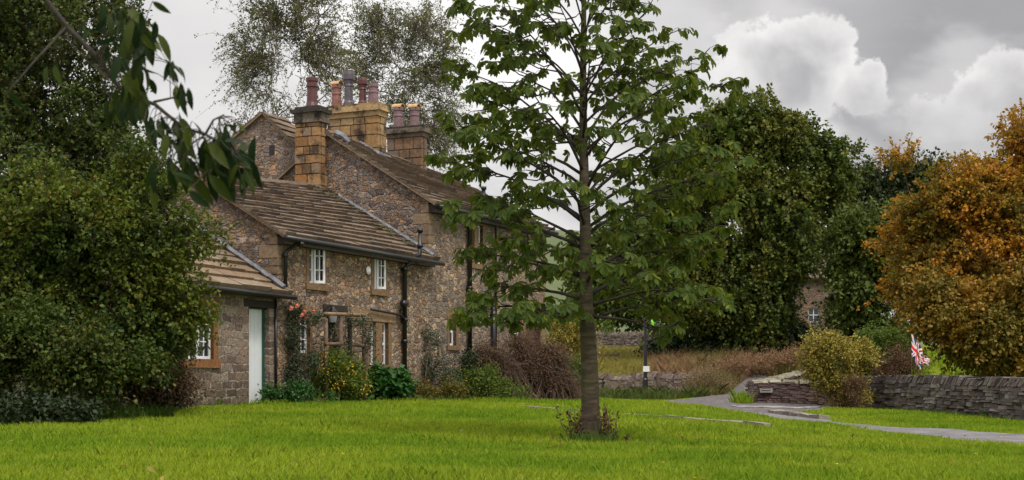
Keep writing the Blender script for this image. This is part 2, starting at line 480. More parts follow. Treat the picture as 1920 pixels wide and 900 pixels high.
L_lime = leafm('green_tree_leaf', [(0.045, 0.078, 0.010), (0.065, 0.103, 0.012), (0.090, 0.125, 0.014), (0.050, 0.085, 0.010)], .25, .6, [(0.100, 0.137, 0.016), (0.150, 0.177, 0.020), (0.150, 0.125, 0.020), (0.085, 0.120, 0.014)], .4)
L_mid = leafm('fresh_tree_leaf', [(.055, .085, .013), (.08, .115, .016), (.12, .15, .022)], .25, .6)
L_pine = leafm('conifer_leaf', [(.025, .042, .015), (.04, .055, .018), (.05, .06, .02)], .1, .7)
L_aut = leafm('autumn_leaf', [(0.493, 0.151, 0.012), (0.582, 0.232, 0.014), (0.358, 0.116, 0.012), (0.650, 0.336, 0.025), (0.291, 0.162, 0.014)], .35, .6, [(0.134, 0.128, 0.012), (0.246, 0.151, 0.012), (0.078, 0.087, 0.010), (0.381, 0.162, 0.012)], .5)
L_aut2 = leafm('autumn_low_leaf', [(0.101, 0.101, 0.014), (0.162, 0.134, 0.017), (0.243, 0.151, 0.019), (0.081, 0.088, 0.014)], .25, .6, [(0.405, 0.185, 0.019), (0.203, 0.151, 0.017)], .5)
L_gold = leafm('golden_leaf', [(.34, .24, .03), (.42, .31, .05), (.16, .15, .02), (.09, .11, .015), (.50, .40, .10)], .25, .6)
L_shrub = leafm('shrub_leaf', [(.07, .12, .014), (.13, .18, .018), (.05, .085, .012)], .3, .6)
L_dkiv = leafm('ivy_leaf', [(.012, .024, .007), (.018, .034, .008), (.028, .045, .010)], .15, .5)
L_hyd = leafm('broad_leaf', [(.03, .10, .018), (.045, .13, .022), (.022, .075, .016)], .25, .5)
L_brown = leafm('brown_leaf', [(.12, .06, .035), (.09, .045, .03), (.16, .09, .04), (.07, .055, .02)], .2, .7)
L_flow = leafm('yellow_flower', [(.60, .33, .02), (.70, .42, .03)], .2, .7)
L_rose = leafm('rose_petal', [(.72, .16, .10), (.80, .28, .20), (.60, .10, .08)], .2, .6)
L_rleaf = leafm('rose_leaf', [(.03, .055, .02), (.05, .075, .03), (.09, .10, .07)], .2, .5)
L_cherry = leafm('cherry_leaf', [(.010, .024, .007), (.016, .034, .009), (.06, .08, .010), (.014, .03, .014)], .3, .55, spec=.15)
L_grass = leafm('grass_blade', [(0.175, 0.280, 0.015), (0.278, 0.367, 0.018), (0.361, 0.431, 0.022), (0.206, 0.313, 0.015), (0.432, 0.453, 0.088)], .3, .7, [(0.113, 0.216, 0.015), (0.175, 0.291, 0.015), (0.258, 0.367, 0.018)], .45, .15)
L_rough = leafm('rough_grass', [(.05, .13, .012), (.09, .18, .016), (.14, .20, .03), (.07, .15, .014)], .28, .7)
L_bank = leafm('bank_grass', [(.04, .085, .012), (.07, .12, .016), (.12, .14, .03), (.05, .10, .012)], .25, .8, [(.15, .12, .04), (.08, .10, .02), (.03, .06, .012)], .6)
L_dry = leafm('dry_grass', [(.40, .24, .13), (.28, .15, .09), (.48, .32, .17), (.18, .11, .05)], .25, .8, [(.20, .20, .05), (.27, .22, .07), (.14, .12, .03)], .25)
L_hay = leafm('meadow_grass', [(.34, .28, .06), (.26, .24, .05), (.40, .32, .10), (.22, .22, .04)], .25, .8)

# ------------------------------------------------------------------ terrain
CTRL = []
def cp(px, d, ze): CTRL.append(((px - 960) / F * d, d, ze))
for px in (-200, 0, 480, 960, 1440, 1920, 2120): cp(px, 9.5, -.66)
for x in (-8, 0, 8): CTRL.append((x, 0.0, -1.15))
for x in (-4, 0, 4): CTRL.append((x, 5.0, -.95))
cp(1108, 16, -.672); cp(0, 14, -.62); cp(480, 14, -.63); cp(760, 16, -.63); cp(-600, 16, -.6)
cp(0, 20, -.56); cp(250, 23, -.50); cp(330, 26.8, -.47); cp(490, 29, -.41); cp(600, 31, -.41); cp(760, 34, -.42)
cp(1010, 42.7, -.40); cp(960, 39, -.42); cp(1010, 30, -.545); cp(1010, 36, -.47); cp(1250, 24.5, -.60); cp(1250, 38, -.555)
cp(1400, 21.5, -.625); cp(1400, 29, -.70); cp(1480, 27, -.745); cp(1550, 25, -.79); cp(1700, 21, -.815); cp(1920, 17, -.82); cp(2100, 15, -.83)
cp(1600, 15, -.73); cp(1850, 13, -.76)
cp(1920, 21, -.95); cp(1920, 26, -.95); cp(2300, 17, -.97); cp(2300, 23, -.95); cp(1700, 25.5, -.95); cp(1700, 30, -.95); cp(1560, 31, -.93); cp(1545, 34, -.93)
cp(1480, 34, -.83); cp(1480, 38, -.86); cp(1420, 45, -.74); cp(1250, 46, -.64); cp(1300, 53, -.60); cp(1390, 62, -.42); cp(1450, 50, -.69)
cp(1600, 40, -.86); cp(1620, 50, -.86); cp(1920, 37, -.96); cp(1750, 38, -.93); cp(2200, 33, -.90); cp(1530, 50, -.69)
cp(1130, 50, -.50); cp(1130, 62, -.48); cp(1300, 63, -.40); cp(1130, 72, .85); cp(1220, 72, .85); cp(1130, 90, 2.3); cp(1250, 90, 2.3)
cp(1350, 72, 1.0); cp(1450, 72, .9); cp(1468, 56, -.42); cp(1520, 61, .0); cp(1590, 68, .8); cp(1640, 62, .1); cp(1800, 60, .35); cp(1800, 80, 1.4); cp(2000, 60, .3); cp(1500, 90, 2.4)
cp(700, 60, -.1); cp(400, 45, -.3); cp(-100, 30, -.5); cp(-100, 60, 0); cp(-600, 60, 0)
for px in (-800, 0, 800, 1400, 2000, 2800): cp(px, 130, 3.5)
CTRL = np.array(CTRL)
def _phi(r): return np.sqrt(r * r + 1.2 ** 2)
_A = _phi(np.linalg.norm(CTRL[:, None, :2] - CTRL[None, :, :2], axis=2)) + np.eye(len(CTRL)) * -.15
_n = len(CTRL)
_K = np.zeros((_n + 1, _n + 1)); _K[:_n, :_n] = _A; _K[_n, :_n] = 1; _K[:_n, _n] = 1
_w = np.linalg.solve(_K, np.append(CTRL[:, 2], 0))
def hz(x, y):
    """ground height (world z) at arrays x, y"""
    x = np.asarray(x, float); y = np.asarray(y, float); sh = x.shape
    x = x.ravel(); y = y.ravel(); o = np.empty(len(x))
    for i in range(0, len(x), 20000):
        X = x[i:i + 20000]; Y = y[i:i + 20000]
        rr = _phi(np.hypot(X[:, None] - CTRL[None, :, 0], Y[:, None] - CTRL[None, :, 1]))
        o[i:i + 20000] = rr @ _w[:_n] + _w[_n]
    far = np.clip((np.hypot(x, y) - 110) / 60, 0, 1)
    o = np.clip(o, -2.5, 6) * (1 - far) + 3.5 * far
    o += .012 * np.sin(x * 2.1 + y * .7) * np.sin(y * 1.7 - x * .4) + .01 * np.sin(x * 5.3 + 1) * np.sin(y * 3.9)
    return (o + EYE).reshape(sh)
def gz(x, y): return float(hz(np.array([x]), np.array([y]))[0])
def G(px, d):
    x = (px - 960) / F * d
    return Vector((x, d, gz(x, d)))

def sheet(name, X, Y, Z, mat, kind='structure'):
    h, w = X.shape
    V = np.stack([X.ravel(), Y.ravel(), Z.ravel()], 1)
    i = np.arange(h * w).reshape(h, w)
    Fi = np.stack([i[:-1, :-1].ravel(), i[:-1, 1:].ravel(), i[1:, 1:].ravel(), i[1:, :-1].ravel()], 1)
    o = np_obj(name, V, Fi, mat, smooth=True)
    o['kind'] = kind
    return o

# ground sheet: soil and turf; reaches the horizon
m, t, b, o = new_mat('turf')
c = t.node('ShaderNodeTexCoord').outputs['Object']
n = t.noise(c, 1.3, 5, .65); n2 = t.noise(c, 22, 4, .7)
col = t.ramp(n, [(.3, (.10, .14, .006)), (.55, (.16, .20, .008)), (.75, (.21, .25, .010))])
col = t.mix(.7, col, t.ramp(n2, [(.3, .35), (.7, 1.3)]), 'MULTIPLY')
t.put(b.inputs['Base Color'], col); b.inputs['Roughness'].default_value = .95; b.inputs['Specular IOR Level'].default_value = .1
bump(t, b, n2, .8, .04)
M_turf = m
ys = np.concatenate([np.linspace(-12, 6, 12), np.linspace(7, 46, 130), np.linspace(47, 110, 60), np.geomspace(115, 1500, 22)])
us = np.linspace(-1, 1, 130)
Y, U = np.meshgrid(ys, us, indexing='ij')
X = U * (9 + .62 * np.maximum(Y, 0) + .00025 * Y ** 2)
Z = hz(X, Y)
sheet('ground', X, Y, Z, M_turf)

# distant hill
m, t, b, o = new_mat('hill_pasture')
c = t.node('ShaderNodeTexCoord').outputs['Object']
t.put(b.inputs['Base Color'], t.ramp(t.noise(c, .03, 5, .6), [(.3, (.06, .085, .03)), (.5, (.10, .12, .045)), (.7, (.035, .05, .02))]))
b.inputs['Roughness'].default_value = .95
hx, hy = np.meshgrid(np.linspace(-190, 260, 60), np.linspace(200, 620, 40), indexing='ij')
hh = 3.5 + EYE + 40 * np.exp(-((hx - 10) / 95) ** 2 - ((hy - 400) / 110) ** 2) + 1.0 * np.sin(hx * .05) * np.sin(hy * .04) - 1.2
sheet('hill', hx, hy, hh, m)

# road
m, t, b, o = new_mat('tarmac')
c = t.node('ShaderNodeTexCoord').outputs['Object']
n = t.noise(c, 1.6, 5, .7); n2 = t.noise(c, 45, 3, .7)
col = t.ramp(n, [(.32, (.075, .068, .07)), (.5, (.14, .13, .135)), (.68, (.20, .19, .20))])
col = t.mix(.8, col, t.ramp(n2, [(.3, .6), (.7, 1.4)]), 'MULTIPLY')
t.put(b.inputs['Base Color'], col); b.inputs['Roughness'].default_value = .85
bump(t, b, n2, .5, .01)
M_road = m
m, t, b, o = new_mat('gravel')
c = t.node('ShaderNodeTexCoord').outputs['Object']
n2 = t.noise(c, 6, 4, .8); n3 = t.noise(c, 2, 3, .6)
col = t.ramp(n2, [(.34, (.035, .03, .03)), (.5, (.10, .088, .09)), (.66, (.22, .20, .20))])
t.put(b.inputs['Base Color'], t.mix(t.mr(n3, .5, .6, 0, .4), col, (.10, .075, .06, 1))); b.inputs['Roughness'].default_value = .95
bump(t, b, n2, 1, .04)
M_grav = m

def strip(name, left, right, mat, off=.03, nu=60, nv=14):
    """sheet between two polylines (px, d), laid on the terrain"""
    def res(pl):
        q = np.array([((px - 960) / F * d, d) for px, d in pl])
        s = np.append(0, np.cumsum(np.linalg.norm(np.diff(q, axis=0), axis=1))); s /= s[-1]
        u = np.linspace(0, 1, nu)
        return np.stack([np.interp(u, s, q[:, 0]), np.interp(u, s, q[:, 1])], 1)
    a, b_ = res(left), res(right)
    v = np.linspace(0, 1, nv)[None, :, None]
    g = a[:, None] * (1 - v) + b_[:, None] * v
    return sheet(name, g[..., 0], g[..., 1], hz(g[..., 0], g[..., 1]) + off, mat), a, b_
near = [(2600, 13), (2300, 15.5), (1920, 19.5), (1700, 24), (1560, 28.5), (1480, 31.5), (1400, 36.5)]
farl = [(2600, 17), (2300, 21), (1920, 26.1), (1700, 30.6), (1600, 33.2), (1545, 35.2), (1475, 39.5)]
_, ra, rb = strip('road', near, farl, M_road)
near2 = [(1400, 36.5), (1330, 39.5), (1235, 43.5), (1240, 48), (1290, 53.5), (1370, 63), (1400, 70)]
far2 = [(1475, 39.5), (1535, 42), (1560, 48.5), (1480, 49.4), (1405, 49.8), (1420, 62), (1450, 70)]
_, rc, rd = strip('gravel_lane', near2, far2, M_grav, .031)
# worn pale concrete apron across the mouth of the lane
m_ap = plain('apron_concrete', (.27, .255, .26), .9, 0, .25, 2)
strip('pavement', [(1372, 41.5), (1425, 43.3), (1502, 44.2), (1540, 46.5)], [(1372, 43.0), (1422, 44.8), (1500, 46.0), (1538, 48.2)], m_ap, .045, 30, 5)

def in_poly(x, y, poly):
    ins = np.zeros(len(x), bool); n = len(poly); j = n - 1
    for i in range(n):
        xi, yi = poly[i]; xj, yj = poly[j]
        c_ = ((yi > y) != (yj > y)) & (x < (xj - xi) * (y - yi) / (yj - yi + 1e-12) + xi)
        ins ^= c_; j = i
    return ins
ROAD1 = np.vstack([ra, rb[::-1]]); ROAD2 = np.vstack([rc, rd[::-1]])

# ------------------------------------------------------------------ the houses' common frame
K = Vector((-4.95, 30.0, EYE - .42))
EX, EY = .4145, .9100
HROT = math.atan2(EY, EX)
HM = Matrix.Translation(K) @ Matrix.Rotation(HROT, 4, 'Z')
e_ = Vector((math.cos(HROT), math.sin(HROT), 0)); g_ = Vector((-math.sin(HROT), math.cos(HROT), 0))
def S(px, t=0.0):
    """distance s along the front at depth t for photograph column px"""
    a = (px - 960) / F; q = K + g_ * t
    return (a * q.y - q.x) / (e_.x - a * e_.y)
def T(px, s=0.0):
    a = (px - 960) / F; q = K + e_ * s
    return (a * q.y - q.x) / (g_.x - a * g_.y)
def Zs(py, s, t=0.0):
    q = K + e_ * s + g_ * t
    return (HORIZON - py) / F * q.y + .42
SR = S(803)           # where the tall house starts
SE = S(1022)          # where it ends
SL = S(322)           # left end of the outbuilding

def holed_wall(mb, s0, s1, z0, z1, holes, depth=.2, t=0.0):
    """front wall in the plane t with openings (a, b, c, d) = s0 s1 z0 z1, with reveals"""
    xs = sorted(set([s0, s1] + [h[0] for h in holes] + [h[1] for h in holes]))
    zs = sorted(set([z0, z1] + [h[2] for h in holes] + [h[3] for h in holes]))
    for i in range(len(xs) - 1):
        for j in range(len(zs) - 1):
            cx, cz = (xs[i] + xs[i + 1]) / 2, (zs[j] + zs[j + 1]) / 2
            if any(h[0] < cx < h[1] and h[2] < cz < h[3] for h in holes): continue
            mb.poly([(xs[i], t, zs[j]), (xs[i + 1], t, zs[j]), (xs[i + 1], t, zs[j + 1]), (xs[i], t, zs[j + 1])])
    for a, b_, c_, d_ in holes:
        u = t + depth
        mb.poly([(a, t, c_), (a, u, c_), (a, u, d_), (a, t, d_)]); mb.poly([(b_, t, c_), (b_, t, d_), (b_, u, d_), (b_, u, c_)])
        mb.poly([(a, t, d_), (a, u, d_), (b_, u, d_), (b_, t, d_)]); mb.poly([(a, t, c_), (b_, t, c_), (b_, u, c_), (a, u, c_)])

def slates(mb, A, B, C, D, n, th=.045, wr=(.3, .7), over=.0, r=rnd, base=True):
    """stone slates: A eave left, B eave right, C ridge right, D ridge left"""
    A, B, C, D = map(Vector, (A, B, C, D))
    nm = (B - A).cross(D - A).normalized()
    if nm.z < 0: nm = -nm
    def pt(u, v, o): return (A * (1 - u) + B * u) * (1 - v) + (D * (1 - u) + C * u) * v + nm * o
    L = (B - A).length
    # courses diminish towards the ridge
    cs = [0.0]; w = 1.35
    for i in range(n): cs.append(cs[-1] + w); w *= .965
    cs = [c_ / cs[-1] for c_ in cs]
    for i in range(n):
        v0 = cs[i]; v1 = min(1.0, cs[i + 1] + (cs[i + 1] - cs[i]) * .45)
        u = 0.0
        while u < 1:
            w = r.uniform(*wr) / L * (1.15 - .4 * i / n)
            u1 = min(1.0, u + w)
            if 1 - u1 < .25 * w: u1 = 1.0
            o0 = th * r.uniform(.75, 1.25); o1 = .004; g = .004 / L
            dv = r.uniform(-.012, .012) / 1.0 * .35
            lo = [pt(u + g, v0 + dv, .0), pt(u1 - g, v0 + dv, .0), pt(u1 - g, v1, -.012), pt(u + g, v1, -.012)]
            hi = [pt(u + g, v0 + dv, o0 + .016), pt(u1 - g, v0 + dv, o0 + .016 + r.uniform(-.008, .008)), pt(u1 - g, v1, o1), pt(u + g, v1, o1)]
            mb.hexa(lo + hi)
            u = u1
    if base:
        c8 = [pt(0, 0, -.05), pt(1, 0, -.05), pt(1, 1, -.05), pt(0, 1, -.05), pt(0, 0, -.013), pt(1, 0, -.013), pt(1, 1, -.013), pt(0, 1, -.013)]
        mb.hexa(c8)

def window(house, s0, s1, z0, z1, lights=2, rows=3, cols=2, surr=M_surr, depth=.16, jw=.14, lint=.2, sill=.14, open_right=False, t=0.0, mull=0.0, label=None, hung=False):
    """stone surround, white frame, glazing bars, glass"""
    p = MB(True)
    p.box((s0 - jw, t - .012, z0), (s0, t + depth, z1)); p.box((s1, t - .012, z0), (s1 + jw, t + depth, z1))
    p.box((s0 - jw - .03, t - .015, z1), (s1 + jw + .03, t + depth, z1 + lint))
    if mull:
        c_ = (s0 + s1) / 2; p.box((c_ - mull / 2, t - .006, z0), (c_ + mull / 2, t + depth, z1))
    w = p.build('window', surr, house, label=label)
    q = MB(True); q.box((s0 - jw - .04, t - .05, z0 - sill), (s1 + jw + .04, t + depth, z0)); q.build('sill', surr, w)
    f = MB(True); fy = t + depth - .07
    segs = [(s0, s1)] if not mull else [(s0, (s0 + s1) / 2 - mull / 2), ((s0 + s1) / 2 + mull / 2, s1)]
    if lights == 2 and not mull:
        c_ = (s0 + s1) / 2; segs = [(s0, c_), (c_, s1)]
    fw = .045
    for (a, b_) in segs:
        for (x0, x1, y0, y1) in ((a, a + fw, z0, z1), (b_ - fw, b_, z0, z1), (a + fw, b_ - fw, z0, z0 + fw * 1.3), (a + fw, b_ - fw, z1 - fw, z1)):
            f.box((x0, fy, y0), (x1, fy + .045, y1))
        ia, ib = a + fw, b_ - fw
        for k in range(1, cols):
            x = ia + (ib - ia) * k / cols; f.box((x - .011, fy + .008, z0 + fw), (x + .011, fy + .036, z1 - fw))
        for k in range(1, rows):
            z = z0 + (z1 - z0) * k / rows; h_ = .03 if hung and k == rows // 2 else .011
            f.box((ia, fy + .010, z - h_), (ib, fy + .034, z + h_))
    f.build('frame', M_white, w)
    gl = MB(True); gl.poly([(s0, fy + .025, z0), (s1, fy + .025, z0), (s1, fy + .025, z1), (s0, fy + .025, z1)]); gl.build('pane', M_glass, w)
    if open_right:        # right-hand casement standing open
        a = (s0 + s1) / 2; wd = s1 - a
        c0 = Vector((a + .02, fy - .01, 0)); dr = Vector((.80, -.55, 0)).normalized()
        cm = MB(True)
        nn = Vector((-dr.y, dr.x, 0)) * .02
        def bar(u0, u1, y0, y1):
            q0 = c0 + dr * u0; q1 = c0 + dr * u1
            cm.hexa([q0 - nn + Vector((0, 0, y0)), q1 - nn + Vector((0, 0, y0)), q1 + nn + Vector((0, 0, y0)), q0 + nn + Vector((0, 0, y0)),
                     q0 - nn + Vector((0, 0, y1)), q1 - nn + Vector((0, 0, y1)), q1 + nn + Vector((0, 0, y1)), q0 + nn + Vector((0, 0, y1))])
        bar(0, .05, z0 + .02, z1 - .02); bar(wd - .05, wd, z0 + .02, z1 - .02); bar(.05, wd - .05, z0 + .02, z0 + .08); bar(.05, wd - .05, z1 - .07, z1 - .02)
        bar(wd * .5 - .012, wd * .5 + .012, z0 + .08, z1 - .07)
        for k in (1, 2): bar(.05, wd - .05, z0 + (z1 - z0) * k / 3 - .01, z0 + (z1 - z0) * k / 3 + .01)
        cm.build('casement', M_white, w, label='white casement standing open')
    return w

def quoins(house, s, z0, z1, sgn=1, seed=1, t=0.0):
    """alternating corner stones on front and gable faces at (s, t); sgn=+1: wall continues towards +s"""
    r = random.Random(seed); q = MB(True); z = z0; k = 0
    while z < z1 - .1:
        h = min(r.uniform(.14, .3), z1 - z); a = r.uniform(.32, .5) if k % 2 else r.uniform(.18, .28); b_ = r.uniform(.16, .28) if k % 2 else r.uniform(.32, .5)
        if sgn > 0: q.box((s - .012, t - .012, z + .016), (s + a, t + b_, z + h - .012))
        else: q.box((s - a, t - .012, z + .016), (s + .012, t + b_, z + h - .012))
        z += h; k += 1
    return q.build('quoin', M_quoin, house)

def block_shaft(parent, s0, s1, t0, t1, z0, z1, mat, hb=.28, wb=.5, seed=3, name='chimney', taper=0.0, rough=.01):
    """chimney shaft of squared blocks round a mortar core"""
    r = random.Random(seed); q = MB(True); z = z0; k = 0
    kk = MB(True); kk.box((s0 + .018, t0 + .018, z0), (s1 - .018, t1 - .018, z1))
    while z < z1 - .05:
        h = min(hb * r.uniform(.8, 1.2), z1 - z)
        if z1 - (z + h) < .1: h = z1 - z
        # blocks along each face (faces at s0 and s1 run in t; faces at t0 and t1 run in s)
        def split(a, b_):
            n = max(1, round((b_ - a) / wb + (.5 if k % 2 else 0)))
            c_ = [a] + sorted(a + (b_ - a) * (i + r.uniform(-.15, .15)) / n for i in range(1, n)) + [b_]
            return list(zip(c_[:-1], c_[1:]))
        g = .014
        for (a, b_) in split(t0, t1):
            q.box((s0 - r.uniform(0, rough), a + g, z + g), (s0 + .12, b_ - g, z + h - g))
            q.box((s1 - .12, a + g, z + g), (s1 + r.uniform(0, rough), b_ - g, z + h - g))
        for (a, b_) in split(s0 + .121, s1 - .121):
            q.box((a + g, t0 - r.uniform(0, rough), z + g), (b_ - g, t0 + .12, z + h - g))
            q.box((a + g, t1 - .12, z + g), (b_ - g, t1 + r.uniform(0, rough), z + h - g))
        z += h; k += 1
    o_ = q.build(name, mat, parent); kk.build('mortar_joint', M_joint, o_)
    return o_

def pot(chim, s, t, z, h, r, mat, style=0, hood=False, label=None):
    q = MB(True)
    if style == 0: prof = [(r * 1.25, 0), (r * 1.2, h * .06), (r * 1.0, h * .18), (r * .92, h * .6), (r * .95, h * .68), (r * 1.12, h * .70), (r * 1.12, h * .76), (r * 1.0, h * .78), (r * 1.0, h * .86), (r * 1.15, h * .89), (r * 1.18, h), (r * .9, h), (r * .88, h * .8)]
    elif style == 1: prof = [(r * 1.2, 0), (r * 1.15, h * .1), (r * .9, h * .16), (r * .82, h * .55), (r * .95, h * .58), (r * .85, h * .63), (r * 1.0, h * .72), (r * 1.2, h * .76), (r * 1.22, h * .9), (r * 1.1, h), (r * .85, h), (r * .8, h * .8)]
    else: prof = [(r * 1.15, 0), (r * 1.1, h * .3), (r * 1.0, h * .5), (r * 1.12, h * .54), (r * 1.12, h * .60), (r * .98, h * .64), (r * .98, h * .8), (r * 1.15, h * .83), (r * 1.1, h), (r * .85, h), (r * .82, h * .8)]
    q.lathe((s, t, z), prof, 14)
    p = q.build('chimney_pot', mat, chim, smooth=False, label=label)
    if hood:
        hmb = MB(True)      # curved half-tile lying across the mouth
        n = 8
        for i in range(n):
            a0 = math.pi * i / n; a1 = math.pi * (i + 1) / n
            pts = []
            for (rr) in (r * 1.15, r * .98):
                for a in (a0, a1):
                    for tt in (-r * 1.15, r * 1.15):
                        pts.append((s + math.cos(a) * rr * .95, t + tt, z + h + math.sin(a) * rr * .75 - .02))
            o0, o1, o2, o3, i0, i1, i2, i3 = pts
            hmb.hexa([i0, i1, i3, i2, o0, o1, o3, o2])
        hmb.build('hood', M_hood, chim)
    return p

def cyl(house, name, pts, r, mat=M_black, n=8, brackets=(), label=None):
    q = MB(True); q.tube(pts, r, n)
    for p in brackets: q.lathe(p, [(r * 1.45, -.04), (r * 1.45, .04)], n)
    return q.build(name, mat, house, smooth=True, label=label)

# ------------------------------------------------------------------ outbuilding
OB = thing('stone_outbuilding', 'low grey stone outbuilding with a white door, joined to the left end of the cottage', 'outbuilding', K, HROT)
zE = Zs(543, 0) - .03
wd = (S(352), S(400), Zs(673, S(375)), Zs(574, S(375)))
do = (S(467), S(505), -.02, Zs(576, S(480)))
q = MB(True)
holed_wall(q, SL, -.002, -.3, zE, [wd, do], .22)
DB = 3.2; pz = 2.02
q.poly([(SL, 0, -.3), (SL, 0, zE), (SL, DB, zE + pz), (SL, DB * 2, zE), (SL, DB * 2, -.3)])
q.poly([(SL, DB * 2, -.3), (SL, DB * 2, zE), (-.002, DB * 2, zE), (-.002, DB * 2, -.3)])
q.build('wall', M_out, OB)
window(OB, wd[0], wd[1], wd[2], wd[3], lights=2, rows=3, cols=2, surr=M_surr2, depth=.14, jw=.14, lint=.17, sill=.17)
d = MB(True); d.box((do[0], .15, do[2]), (do[1] - .06, .2, do[3]))
for k in range(1, 5):
    x = do[0] + (do[1] - .06 - do[0]) * k / 5; d.box((x - .004, .144, do[2] + .02), (x + .004, .15, do[3] - .02))
dd = d.build('door', M_door, OB)
h = MB(True); h.box((do[0] + .07, .11, .95), (do[0] + .10, .149, 1.07)); h.build('handle', M_black, dd)
h = MB(True); h.box((do[1] - .06, .12, do[2]), (do[1], .2, do[3])); h.box((do[0], .115, do[3] - .03), (do[1] - .06, .2, do[3])); h.build('door_frame', M_green, OB)
h = MB(True); h.box((do[0] - .18, -.014, do[3]), (do[1] + .14, .2, do[3] + .15)); h.build('lintel', M_dark, OB)
h = MB(True); h.box((do[0] - .1, -.35, -.25), (do[1] + .18, -.004, -.02), j=.01); h.build('doorstep', M_quoin, OB)
r = MB(True)
slates(r, (SL - .15, -.24, zE - .06), (.22, -.24, zE - .06), (-.01, DB, zE + pz + .08), (SL - .15, DB, zE + pz + .08), 13, .07, (.4, .9))
slates(r, (-.01, DB * 2 + .2, zE - .03), (SL - .15, DB * 2 + .2, zE - .03), (SL - .15, DB, zE + pz + .08), (-.01, DB, zE + pz + .08), 10, .055, (.6, 1.0))
rf = r.build('roof', M_slate2, OB)
f = MB(True)
n_ = 9
for i in range(n_):
    v0 = i / n_; v1 = (i + 1.04) / n_
    a0 = Vector((-.10, -.24 + (DB + .24) * v0, zE + .045 + (pz + .10) * v0)); a1 = Vector((-.10, -.24 + (DB + .24) * v1, zE + .045 + (pz + .10) * v1))
    f.tube([a0 + Vector((0, 0, .02)), a1 + Vector((0, 0, .04))], [.06, .055], 6)
f.build('flashing', M_lead, rf, label='rolled lead flashing')
cyl(OB, 'gutter', [(SL - .15, -.29, zE - .10), (.25, -.29, zE - .13)], .055, M_black)
q = MB(True); q.box((SL - .1, -.2, zE - .16), (-.004, -.005, zE - .02)); q.build('fascia', M_fascia, OB)
cyl(OB, 'downpipe', [(-.12, -.045, -.1), (-.12, -.045, Zs(562, 0))], .03, M_black, 6)

# ------------------------------------------------------------------ middle cottage
CT = thing('stone_cottage', 'small rubble stone cottage with two white upper windows and rose covered porch', 'cottage', K, HROT)
zl = Zs(434, 0); zr = Zs(482, SR)
W1 = (S(580), S(605), Zs(532, S(590)), Zs(452, S(590)))
W2 = (S(701), S(720), Zs(543, S(710)), Zs(475, S(710)))
W3 = (S(562), S(581), Zs(662, S(572)), Zs(584, S(572)))
D1 = (S(612), S(638), -.05, Zs(585, S(625)))
W4 = (S(693), S(728), Zs(684, S(712)), Zs(604, S(712)))
q = MB(True)
zt = min(zl, zr) - .06
holed_wall(q, 0, SR - .002, -.3, zt, [W1, W2, W3, D1, W4], .3)
q.poly([(0, 0, zt), (SR - .002, 0, zt), (SR - .002, 0, zr), (0, 0, zl)])
tL = T(365, 0); zL = Zs(328, 0, tL)
tR = T(606, SR); zR = Zs(352, SR, tR)
q.build('wall', M_mid, CT)
q = MB(True)
q.poly([(0, 0.003, -.3), (0, .003, zl - .02), (0, tL, zL - .04), (0, tL * 2, zl), (0, tL * 2, -.3)])
q.poly([(0, tL * 2, -.3), (0, tL * 2, zl), (SR - .002, tR * 2, zl), (SR - .002, tR * 2, -.3)])
q.build('gable_wall', M_gable, CT)
quoins(CT, 0, zE + .35, zl - .05, 1, 4)
r = MB(True)
slates(r, (-.12, -.26, zl - .10), (SR + .12, -.26, zr - .10), (SR - .01, tR, zR), (-.12, tL, zL), 17, .07, (.3, .75))
slates(r, (SR - .01, tR * 2 + .2, zl - .1), (-.12, tL * 2 + .2, zl - .1), (-.12, tL, zL), (SR - .01, tR, zR), 12, .05, (.5, .9))
# ridge stones
for i in range(13):
    a = Vector((-.12, tL, zL + .03)).lerp(Vector((SR - .05, tR, zR + .03)), i / 13); b_ = Vector((-.12, tL, zL + .03)).lerp(Vector((SR - .05, tR, zR + .03)), (i + .97) / 13)
    r.hexa([a + Vector((0, -.16, -.07)), b_ + Vector((0, -.16, -.07)), b_ + Vector((0, .16, -.07)), a + Vector((0, .16, -.07)),
            a + Vector((0, -.03, .05)), b_ + Vector((0, -.03, .05)), b_ + Vector((0, .03, .05)), a + Vector((0, .03, .05))])
rf = r.build('roof', M_slate, CT)
f = MB(True); a = Vector((SR - .09, -.2, zr)); b_ = Vector((SR - .09, tR - .55, zR - .30))
for i in range(10):
    f.tube([a.lerp(b_, i / 10) + Vector((0, 0, .03)), a.lerp(b_, (i + 1.05) / 10) + Vector((0, 0, .05))], [.06, .055], 6)
f.build('flashing', M_lead, rf, label='grey lead flashing against the taller house')
rs = random.Random(5)
mo = MB(True)
eA, eB, eC, eD = Vector((-.12, -.26, zl - .10)), Vector((SR + .12, -.26, zr - .10)), Vector((SR - .01, tR, zR)), Vector((-.12, tL, zL))
for i in range(80):
    v = rs.uniform(.05, 1); u = 1 - abs(rs.gauss(0, .06)) - .012 + (-.03 if v > .8 else 0)
    p = (eA * (1 - u) + eB * u) * (1 - v) + (eD * (1 - u) + eC * u) * v + Vector((0, -.02, .07))
    sx = rs.uniform(.02, .09)
    mo.lathe(p, [(sx, -.04), (sx * .8, .0), (sx * .3, rs.uniform(.012, .03))], 6)
mo.build('moss', M_moss, rf)['kind'] = 'stuff'
cyl(CT, 'gutter', [(-.15, -.33, zl - .16), (SR + .2, -.33, zr - .17)], .06, M_black)
q = MB(True); q.hexa([(.0, -.20, zl - .26), (SR, -.20, zr - .26), (SR, -.005, zr - .26), (0, -.005, zl - .26), (0, -.20, zl - .1), (SR, -.20, zr - .1), (SR, -.005, zr - .1), (0, -.005, zl - .1)])
q.build('fascia', M_fascia, CT)
window(CT, *W1, lights=2, rows=3, cols=1, jw=.13, lint=.12, open_right=True, label='upper window with its casement open, nearer the outbuilding')
window(CT, *W2, lights=2, rows=3, cols=1, jw=.13, lint=.12, open_right=True)
